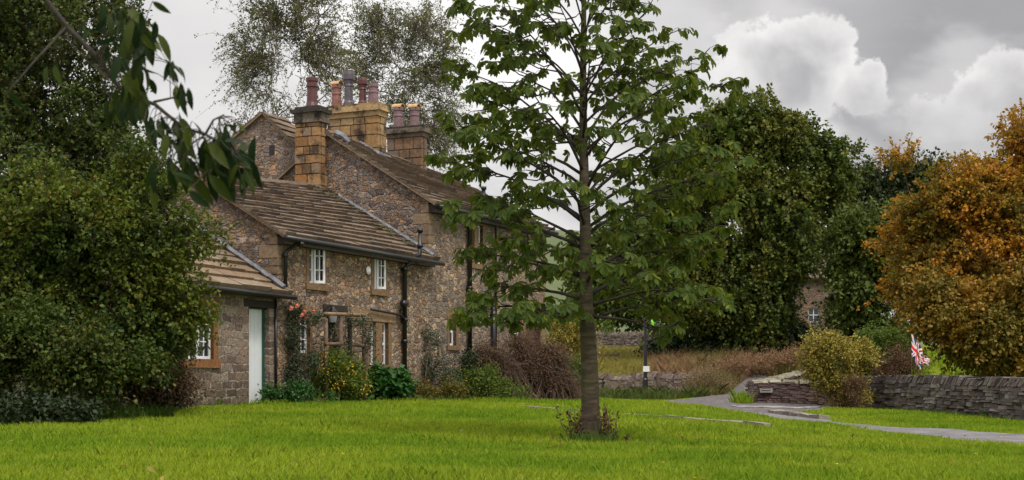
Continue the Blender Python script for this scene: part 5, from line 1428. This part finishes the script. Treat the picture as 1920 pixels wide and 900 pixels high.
for i in range(len(pos)):
    k = int(np.argmin(np.linalg.norm(stem_pts - pos[i], axis=1) + rg.random(len(stem_pts)) * .02)); a = Vector(stem_pts[k]); b_ = Vector(pos[i])
    if (a - b_).length > .14: b_ = a + (b_ - a) * .14 / (a - b_).length * rg.uniform(.9, 1.5); pos[i] = tuple(b_)
    pq.tube([a, a.lerp(b_, .6) + Vector((0, 0, .008)), b_], [.0014, .0012, .001], 4, cap=False)
pq.build('leaf_stalks', M_barkd, FB)
V, Fi = blade_leaf(pos, ax, rg.normal(size=pos.shape) + [0, -1.0, .5], LLf * 1.12, LLf * .33)
np_obj('leaves', V, Fi, L_cherry, FB, smooth=True)

# ------------------------------------------------------------------ grass
def blades(name, x, y, h_, w_, mat, rg, lean=.35, kind='stuff', label=None, cat=None, zoff=0.0):
    n = len(x); z = hz(x, y) - .005 + zoff
    a = rg.uniform(0, 2 * math.pi, n); sx = np.cos(a) * w_ / 2; sy = np.sin(a) * w_ / 2
    la = rg.uniform(0, 2 * math.pi, n); ll = h_ * rg.uniform(.1, lean * 2, n)
    b0 = np.stack([x - sx, y - sy, z], 1); b1 = np.stack([x + sx, y + sy, z], 1)
    m_ = np.stack([x + np.cos(la) * ll * .35, y + np.sin(la) * ll * .35, z + h_ * .6], 1)
    tp_ = np.stack([x + np.cos(la) * ll, y + np.sin(la) * ll, z + h_], 1)
    m0 = m_ - np.stack([sx, sy, 0 * sx], 1) * .8; m1 = m_ + np.stack([sx, sy, 0 * sx], 1) * .8
    V = np.stack([b0, b1, m1, tp_, m0], 1).reshape(-1, 3)
    i = np.arange(n)[:, None] * 5
    Fi = (i + np.arange(5)[None]).astype(np.int32)
    o = np_obj(name, V, Fi, mat)
    tag(o, label, cat, None, kind)
    return o
rg = np.random.default_rng(200)
N = 430000
d_ = np.exp(rg.uniform(math.log(8.2), math.log(46), N)); px_ = rg.uniform(-60, 1990, N)
x = (px_ - 960) / F * d_; y = d_
hx_ = (x - K.x) * e_.x + (y - K.y) * e_.y; ht_ = (x - K.x) * g_.x + (y - K.y) * g_.y
ok = ~in_poly(x, y, ROAD1) & ~in_poly(x, y, ROAD2) & ~((ht_ > -.25) & (hx_ > SL - .1) & (hx_ < SE + .2))
for a, b_ in zip(epts[:-1], epts[1:]):      # the mown strip either side of the edging stones
    ab = np.array([b_.x - a.x, b_.y - a.y]); L2 = ab @ ab; u_ = np.clip(((x - a.x) * ab[0] + (y - a.y) * ab[1]) / L2, 0, 1)
    ok &= ~((np.hypot(x - a.x - ab[0] * u_, y - a.y - ab[1] * u_) < .13) | ((u_ > 0) & (u_ < 1) & (np.abs(x - a.x - ab[0] * u_) < 2) & ((y - a.y - ab[1] * u_) > -.9) & ((y - a.y - ab[1] * u_) < 0) & (rg.random(len(x)) < .6)))
# shaded strip under the thicket has no lawn
ok &= ~((px_ < 330) & (d_ > 21.0))
x, y, d_ = x[ok], y[ok], d_[ok]
hv = rg.uniform(.035, .075, len(x)) * (1 + .5 * (np.sin(x * 1.3 + 2) * np.sin(y * .9) > .55)) * (1 + d_ * .008)
blades('lawn_grass', x, y, hv, .0035 + d_ * .00036, L_grass, rg)
def patch(name, poly, n, hr, w_, mat, lean=.35, seed=1, label=None):
    """rough grass inside a polygon of (px, d): tufts whose blades fan out from a root"""
    rg = np.random.default_rng(seed); q_ = np.array([gp(a, b_) for a, b_ in poly]); k_ = 12
    nt = n // k_ * 3
    X = rg.uniform(q_[:, 0].min(), q_[:, 0].max(), nt); Y = rg.uniform(q_[:, 1].min(), q_[:, 1].max(), nt)
    k = in_poly(X, Y, q_); X, Y = X[k][:n // k_], Y[k][:n // k_]
    th = rg.uniform(hr[0], hr[1], len(X)) * (.6 + .7 * rg.random(len(X)) ** 3)
    X = np.repeat(X, k_) + rg.normal(size=len(X) * k_) * .25 * np.repeat(th, k_); Y = np.repeat(Y, k_) + rg.normal(size=len(Y) * k_) * .25 * np.repeat(th, k_)
    return blades(name, X, Y, np.repeat(th, k_) * rg.uniform(.5, 1.1, len(X)), w_, mat, rg, lean, 'stuff', label)
patch('verge_grass', [(1455, 39.5), (1560, 35), (1700, 31), (1930, 26.5), (2100, 24), (2100, 32), (1920, 36.7), (1800, 41), (1700, 45.2), (1620, 49.5), (1560, 49), (1545, 43)], 90000, (.03, .08), .011, L_grass, seed=2)
patch('wall_foot_grass', [(1620, 49.6), (1700, 45), (1800, 40.8), (1920, 36.6), (1920, 36.0), (1800, 40.0), (1700, 44.2), (1620, 48)], 3500, (.05, .2), .016, L_rough, seed=3)
patch('bank_grass', [(1128, 60), (1300, 60.5), (1330, 57.5), (1290, 56), (1245, 52), (1128, 50)], 16000, (.12, .5), .02, L_bank, lean=.6, seed=4)
patch('tall_verge_grass', [(1300, 61), (1330, 59), (1390, 66), (1410, 74), (1330, 72), (1300, 66)], 12000, (.15, .6), .02, L_bank, lean=.6, seed=5)
patch('dry_grass', [(1225, 66), (1300, 63.6), (1360, 67), (1420, 67), (1500, 66), (1620, 70), (1560, 78), (1400, 79), (1225, 78)], 80000, (.25, .95), .017, L_dry, lean=.6, seed=6)
patch('dry_bank_grass', [(1296, 61.5), (1318, 58.5), (1340, 60), (1395, 66.5), (1400, 70), (1300, 68)], 14000, (.15, .6), .02, L_dry, lean=.6, seed=16)
patch('meadow_grass', [(1100, 63.5), (1300, 64.5), (1330, 87), (1080, 87)], 60000, (.15, .42), .022, L_hay, lean=.5, seed=7)
patch('far_meadow_grass', [(1640, 52.5), (1920, 40), (2100, 40), (2100, 90), (1640, 90)], 24000, (.1, .35), .04, L_grass, seed=8)
patch('tree_foot_grass', [(1072, 15.7), (1108, 15.45), (1150, 15.6), (1150, 16.2), (1075, 16.2)], 2600, (.06, .2), .006, L_rough, seed=9)
patch('house_foot_grass', [(330, 26.0), (500, 28.2), (700, 31.6), (860, 34.6), (1000, 39), (1090, 41), (1090, 43), (1000, 40.5), (860, 35.6), (700, 32.6), (500, 29.1), (330, 27.0)], 9000, (.06, .2), .012, L_rough, seed=10)
patch('thicket_foot_grass', [(-40, 18.6), (150, 20), (330, 22.5), (330, 24.5), (150, 21.4), (-40, 19.8)], 9000, (.08, .3), .01, L_rough, seed=11)
patch('lane_corner_grass', [(1378, 49), (1404, 48.6), (1404, 50.2), (1385, 51.5)], 1500, (.15, .55), .02, L_grass, seed=12)

# ------------------------------------------------------------------ small things
# lamp post
lp = G(1210, 59); LP = thing('lamp_post', 'black lamp post with a white notice, standing before the field wall', 'lamp post', lp)
q = MB(); q.lathe(lp, [(.14, -.1), (.14, .05), (.11, .1), (.11, .75), (.08, .8), (.075, 2.2), (.06, 2.3), (.05, 4.6)], 10); q.build('post', M_black, LP, smooth=False)
q = MB(); q.lathe(lp + Vector((0, 0, 4.6)), [(.06, 0), (.10, .03), (.16, .36), (.20, .38), (.12, .5), (.03, .6)], 8); q.build('lamp_head', M_black, LP)
q = MB(); q.box((lp.x - .10, lp.y - .115, P(0, 697, 59).z), (lp.x + .16, lp.y - .095, P(0, 686.5, 59).z)); q.build('notice', M_white, LP)
# stakes
for i, (a, b_, top_, lab) in enumerate(((1189, 60.8, 697, 'thin weathered stake leaning at the field wall, left of the lamp post'), (1234, 60.8, 699, 'stout weathered post at the field wall, right of the lamp post'))):
    g0 = G(a, b_); s_ = thing('wooden_stake', lab, 'stake', g0); q = MB(); q.tube([g0, Vector((g0.x + (.06 if i == 0 else 0), g0.y, P(0, top_, b_).z))], .03 if i == 0 else .07, 6); q.build('shaft', M_wood, s_)
for i, (a, lab) in enumerate(((1082, 'dark gatepost just left of the chestnut trunk'), )):
    g0 = G(a, 48); s_ = thing('gate_post', lab, 'gatepost', g0); q = MB(); q.tube([g0, g0 + Vector((0, 0, 1.1))], .07, 8); q.lathe(g0 + Vector((0, 0, 1.1)), [(.07, 0), (.09, .03), (.03, .1)], 8); q.build('shaft', M_black, s_)
# post and rail fence in the meadow
FN = thing('rail_fence', 'short brown post and rail fence in the yellow meadow', 'fence', G(1140, 76))
for a in (1122, 1160):
    g0 = G(a, 76); q = MB(); q.box((g0.x - .06, g0.y - .06, g0.z - .1), (g0.x + .06, g0.y + .06, P(0, 661 if a > 1140 else 664, 76).z)); q.build('post', M_wood, FN)
for yy in (666, 676, 684):
    a = P(1105, yy + 1, 76.08); b_ = P(1161, yy, 76.08); q = MB(); q.hexa([a + Vector((0, -.03, -.05)), b_ + Vector((0, -.03, -.05)), b_ + Vector((0, .03, -.05)), a + Vector((0, .03, -.05)), a + Vector((0, -.03, .05)), b_ + Vector((0, -.03, .05)), b_ + Vector((0, .03, .05)), a + Vector((0, .03, .05))]); q.build('rail', M_wood, FN)

# glimpsed stone house behind the right-hand trees
gb = G(1530, 84)
GB = thing('far_stone_house', 'stone house with a white barred window glimpsed between the trees at right', 'house', gb)
a, b_ = P(1440, 680, 84), P(1640, 520, 84)
wz0, wz1, wx0, wx1 = P(0, 604, 84).z, P(0, 577, 84).z, P(1516, 0, 84).x, P(1536, 0, 84).x
q = MB(); y0 = 84.0
xs_ = [a.x, wx0, wx1, b_.x]; zs_ = [gb.z - .5, wz0, wz1, b_.z]
for i in range(3):
    for j in range(3):
        if i == 1 and j == 1: continue
        q.poly([(xs_[i], y0, zs_[j]), (xs_[i + 1], y0, zs_[j]), (xs_[i + 1], y0, zs_[j + 1]), (xs_[i], y0, zs_[j + 1])])
for (x0, x1) in ((a.x, a.x), (b_.x, b_.x)): q.poly([(x0, y0, gb.z - .5), (x0, y0 + 6, gb.z - .5), (x0, y0 + 6, b_.z), (x0, y0 + 3, b_.z + 1.8), (x0, y0, b_.z)])
q.poly([(a.x, y0 + 6, gb.z - .5), (b_.x, y0 + 6, gb.z - .5), (b_.x, y0 + 6, b_.z), (a.x, y0 + 6, b_.z)])
q.build('wall', rubble('far_rubble', [(.24, .16, .12), (.20, .15, .13), (.30, .21, .16)], 2.5, 1.5, (.25, .2, .18)), GB)
q = MB(); slates(q, (a.x - .2, y0 - .3, b_.z - .1), (b_.x + .2, y0 - .3, b_.z - .1), (b_.x + .2, y0 + 3, b_.z + 1.85), (a.x - .2, y0 + 3, b_.z + 1.85), 10, .05, (.6, 1.0)); slates(q, (b_.x + .2, y0 + 6.3, b_.z - .1), (a.x - .2, y0 + 6.3, b_.z - .1), (a.x - .2, y0 + 3, b_.z + 1.85), (b_.x + .2, y0 + 3, b_.z + 1.85), 8, .05, (.6, 1.0)); q.build('roof', M_slate, GB)
q = MB(); fy = y0 + .1; cx = (wx0 + wx1) / 2; cz = (wz0 + wz1) / 2; w_ = .02
for (x0, x1, z0, z1) in ((wx0, wx0 + w_ * 2, wz0, wz1), (wx1 - w_ * 2, wx1, wz0, wz1), (wx0, wx1, wz0, wz0 + w_ * 2), (wx0, wx1, wz1 - w_ * 2, wz1), (cx - w_, cx + w_, wz0, wz1)): q.box((x0, fy, z0), (x1, fy + .05, z1))
q.box((wx0, fy - .004, cz - w_), (wx1, fy + .04, cz + w_))
wn = q.build('window', M_white, GB); q = MB(); q.poly([(wx0, fy + .03, wz0), (wx1, fy + .03, wz0), (wx1, fy + .03, wz1), (wx0, fy + .03, wz1)]); q.build('pane', M_glass, wn)

# union flags on the garden beyond the long wall
m, t, b, o = new_mat('union_flag')
uv = t.node('ShaderNodeUVMap').outputs[0]
sp = t.node('ShaderNodeSeparateXYZ'); t.l.new(uv, sp.inputs[0])
u = t.m('SUBTRACT', sp.outputs[0], .5); v = t.m('MULTIPLY', t.m('SUBTRACT', sp.outputs[1], .5), .55)
au, av = t.m('ABSOLUTE', u), t.m('ABSOLUTE', v)
diag = t.m('ABSOLUTE', t.m('SUBTRACT', t.m('MULTIPLY', au, .55), av))
col = t.mix(t.m('LESS_THAN', diag, .065), (.012, .02, .16, 1), (.8, .8, .8, 1))
col = t.mix(t.m('LESS_THAN', diag, .022), col, (.55, .02, .03, 1))
mn = t.m('MINIMUM', au, av)
col = t.mix(t.m('LESS_THAN', mn, .092), col, (.8, .8, .8, 1)); col = t.mix(t.m('LESS_THAN', mn, .055), col, (.6, .02, .03, 1))
t.put(b.inputs['Base Color'], col); b.inputs['Roughness'].default_value = .7
M_flag = m
def flag(label, px_, py_, d_, wpx, hpx, seed, ang=0.5, twist=1.0, pole_to=700, droopf=.5):
    base = G(px_, d_); root = thing('union_flag', label, 'flag', base, 0, 'union flags on poles behind the wall')
    tp_ = P(px_, py_, d_); sc = d_ / F; w_, h_ = wpx * sc, hpx * sc
    q = MB(); q.tube([base, tp_ + Vector((0, 0, .05))], .016, 6); q.build('pole', plain('flag_pole', (.09, .05, .035), .6) if 'flag_pole' not in MATS else MATS['flag_pole'], root)
    nu, nv = 16, 10; V = []; Fc = []
    for j in range(nv + 1):
        for i in range(nu + 1):
            u_, v_ = i / nu, j / nv
            xx = u_ * w_ * math.cos(ang * .4) * (1 - .25 * v_); yy = math.sin(u_ * 7 + v_ * 2 + seed) * .08 * u_ * twist + u_ * w_ * .2
            zz = -v_ * h_ - u_ * w_ * droopf + .03 * math.sin(u_ * 9 + v_ * 5 + seed)
            V.append(tp_ + Vector((xx, yy - .02, zz)))
    for j in range(nv):
        for i in range(nu): k = j * (nu + 1) + i; Fc.append((k, k + nu + 1, k + nu + 2, k + 1))
    me = bpy.data.meshes.new('cloth'); inv = wmat(root).inverted(); me.from_pydata([tuple(inv @ p) for p in V], [], Fc); me.update()
    uvl = me.uv_layers.new(name='UVMap')
    for l in me.loops:
        k = l.vertex_index; uvl.data[l.index].uv = ((k % (nu + 1)) / nu, 1 - (k // (nu + 1)) / nv)
    ob = link_mesh('cloth', me, M_flag, root, True)
    sm = ob.modifiers.new('thick', 'SOLIDIFY'); sm.thickness = .004
flag('taller union flag, limp on its pole behind the long wall', 1709, 627, 47, 24, 40, 1.0, droopf=1.25)
flag('lower crumpled union flag close right of the taller one', 1723, 664, 46.6, 27, 15, 2.4, ang=1.6, droopf=.25, twist=1.8)

# vehicle over the hedge
car0 = G(1298, 84); CR = thing('parked_car', 'pale blue and white car roof showing over the dark hedge', 'car', car0)
zt_ = P(0, 614, 84).z; cx = car0.x; cz0 = zt_ - 1.45
def prof_car(mb, pts, y0, y1, inset=0.0):
    mb.prism([(cx + a, y0, cz0 + b_) for a, b_ in pts], (0, y1 - y0, 0))
q = MB(); prof_car(q, [(-1.9, .3), (2.0, .3), (2.05, .62), (1.9, .85), (1.1, .95), (-1.85, .95), (-2.0, .7)], 83.2, 84.9); q.build('body', plain('car_paint', (.45, .55, .66), .3), CR)
q = MB(); prof_car(q, [(-1.55, .95), (1.0, .95), (.45, 1.38), (-1.2, 1.38)], 83.3, 84.8); q.build('window', M_glass, CR)
q = MB(); prof_car(q, [(-1.2, 1.38), (.45, 1.38), (.3, 1.45), (-1.1, 1.45)], 83.28, 84.82); q.build('roof', plain('car_roof', (.72, .76, .82), .3), CR)
for a in (-1.25, 1.3):
    for yy in (83.2, 84.7):
        q = MB(); q.tube([(cx + a, yy, cz0 + .32), (cx + a, yy + .2, cz0 + .32)], .32, 14); q.build('wheel', M_black, CR)

# bunting
BN = thing('bunting', 'short string of pale blue and red cloth pennants above the hedge', 'bunting', P(1245, 593, 80))
q = MB(); q.tube([P(1222, 592, 80), P(1240, 594, 80), P(1256, 592.5, 80)], .012, 5); q.build('cord', M_pot2, BN)
for i, (a, cc) in enumerate(((1233, (.35, .5, .68)), (1239, (.65, .7, .75)), (1246, (.6, .04, .05)), (1252, (.6, .05, .06)))):
    p_ = P(a, 593.5, 80); q = MB(); hw = .09
    q.prism([p_ + Vector((-hw, -.01, 0)), p_ + Vector((hw, -.01, 0)), p_ + Vector((hw * .75, -.03, -.25)), p_ + Vector((-hw * .6, .0, -.27))], (0, .01, 0)); q.build('pennant', plain('pennant_%d' % i, cc, .8), BN)

# person in a hi-vis vest behind the top wall
def person(px_, d_, top_py, label):
    zt = P(0, top_py, d_).z; g0 = Vector((P(px_, 0, d_).x, d_, zt - 1.66)); root = thing('person', label, 'person', g0)
    J = {'pel': (0, 0, .92), 'wai': (0, -.02, 1.08), 'che': (.02, -.06, 1.30), 'nec': (.04, -.12, 1.44), 'hea': (.05, -.16, 1.54), 'hto': (.05, -.17, 1.63),
         'ls': (-.17, -.06, 1.37), 'le': (-.26, -.12, 1.12), 'lh': (-.18, -.32, 1.00), 'lf': (-.16, -.40, .98), 'rs': (.2, -.06, 1.36), 're': (.28, -.14, 1.12), 'rh': (.2, -.34, 1.02), 'rf': (.18, -.42, 1.0),
         'lk': (-.1, -.03, .5), 'la': (-.11, .02, .09), 'lt': (-.11, -.16, .04), 'rk': (.11, -.03, .5), 'ra': (.12, .02, .09), 'rt': (.12, -.16, .04), 'lhp': (-.09, 0, .86), 'rhp': (.09, 0, .86)}
    rad = dict(pel=.14, wai=.125, che=.15, nec=.055, hea=.095, hto=.07, ls=.07, le=.045, lh=.03, lf=.025, rs=.07, re=.045, rh=.03, rf=.025, lk=.06, la=.04, lt=.03, rk=.06, ra=.04, rt=.03, lhp=.09, rhp=.09)
    E = [('pel', 'wai'), ('wai', 'che'), ('che', 'nec'), ('nec', 'hea'), ('hea', 'hto'), ('che', 'ls'), ('ls', 'le'), ('le', 'lh'), ('lh', 'lf'), ('che', 'rs'), ('rs', 're'), ('re', 'rh'), ('rh', 'rf'),
         ('pel', 'lhp'), ('lhp', 'lk'), ('lk', 'la'), ('la', 'lt'), ('pel', 'rhp'), ('rhp', 'rk'), ('rk', 'ra'), ('ra', 'rt')]
    ks = list(J); me = bpy.data.meshes.new('body'); me.from_pydata([J[k] for k in ks], [(ks.index(a), ks.index(b_)) for a, b_ in E], [])
    ob = link_mesh('body', me, plain('dark_clothes', (.05, .045, .06), .8), root); ob.modifiers.new('skin', 'SKIN')
    for i, k in enumerate(ks): me.skin_vertices[0].data[i].radius = (rad[k], rad[k])
    me.skin_vertices[0].data[0].use_root = True
    ob.modifiers.new('sub', 'SUBSURF').render_levels = 2
    q = MB(True); q.lathe((.01, -.04, 0), [(.165, .98), (.175, 1.1), (.19, 1.28), (.15, 1.40), (.08, 1.44)], 12); q.build('vest', plain('hi_vis', (.25, .85, .06), .6), root)
    q = MB(True); q.lathe((.05, -.15, 1.5), [(.09, 0), (.105, .06), (.095, .12), (.05, .16)], 10); q.build('hair', M_barkd, root)
person(1224, 89.5, 592, 'person in a lime hi-vis vest standing behind the top field wall')
# white spire of flowers by the hedge top
WF = thing('white_flower_plant', 'pale flower spires rising from the hedge top beside the bunting', 'flowering plant', G(1260, 77))
rg = np.random.default_rng(8); q = MB()
st = []
for a, t0_, b_ in ((1256, 578, 606), (1262, 590, 610), (1267, 596, 612)):
    p0, p1 = P(a, b_, 74), P(a, t0_, 74); q = MB(); q.tube([Vector((p0.x, p0.y, WF.location.z)), p1], .012, 4); q.build('stem', M_twig, WF)
    for k in range(26): u = rg.random(); st.append(np.array(tuple(p1.lerp(p0, u))) + rg.normal(size=3) * np.array([.13, .1, .03]) * u)
st = np.array(st); V, Fi = leaf_geo(st, rg.normal(size=st.shape), rg.normal(size=st.shape), .09, .08); np_obj('flowers', V, Fi, leafm('cream_petal', [(.7, .66, .6), (.6, .5, .42)]), WF)['kind'] = 'stuff'
# dandelions in the lawn
rg = np.random.default_rng(77); st = []
for k in range(40):
    dd = math.exp(rg.uniform(math.log(9), math.log(28))); xx = (rg.uniform(0, 1920) - 960) / F * dd; st.append((xx, dd, gz(xx, dd) + .06))
st = np.array(st); V, Fi = leaf_geo(np.repeat(st, 2, 0), rg.normal(size=(len(st) * 2, 3)) * [1, 1, .2], np.array([0, 0, 1.0]) + rg.normal(size=(len(st) * 2, 3)) * .2, .03, .03)
o = np_obj('lawn_flowers', V, Fi, L_flow); tag(o, None, None, None, 'stuff')

# fallen leaves scattered on the lawn, thickest under the chestnut
rg = np.random.default_rng(78); n_ = 420
dd = np.exp(rg.uniform(math.log(9), math.log(34), n_)); xx = (rg.uniform(0, 1920, n_) - 960) / F * dd
dd[:150] = 16 + rg.normal(size=150) * 1.3; xx[:150] = .88 + rg.normal(size=150) * 1.5
st = np.stack([xx, dd, hz(xx, dd) + rg.uniform(.03, .055, n_)], 1)
V, Fi = leaf_geo(st, rg.normal(size=(n_, 3)) * [1, 1, .25], np.array([0, 0, 1.0]) + rg.normal(size=(n_, 3)) * .35, rg.uniform(.04, .09, n_), rg.uniform(.025, .04, n_), two=True)
o = np_obj('fallen_leaves', V, Fi, leafm('fallen_leaf', [(.20, .10, .03), (.30, .17, .04), (.12, .07, .03), (.34, .26, .05)])); tag(o, None, None, None, 'stuff')
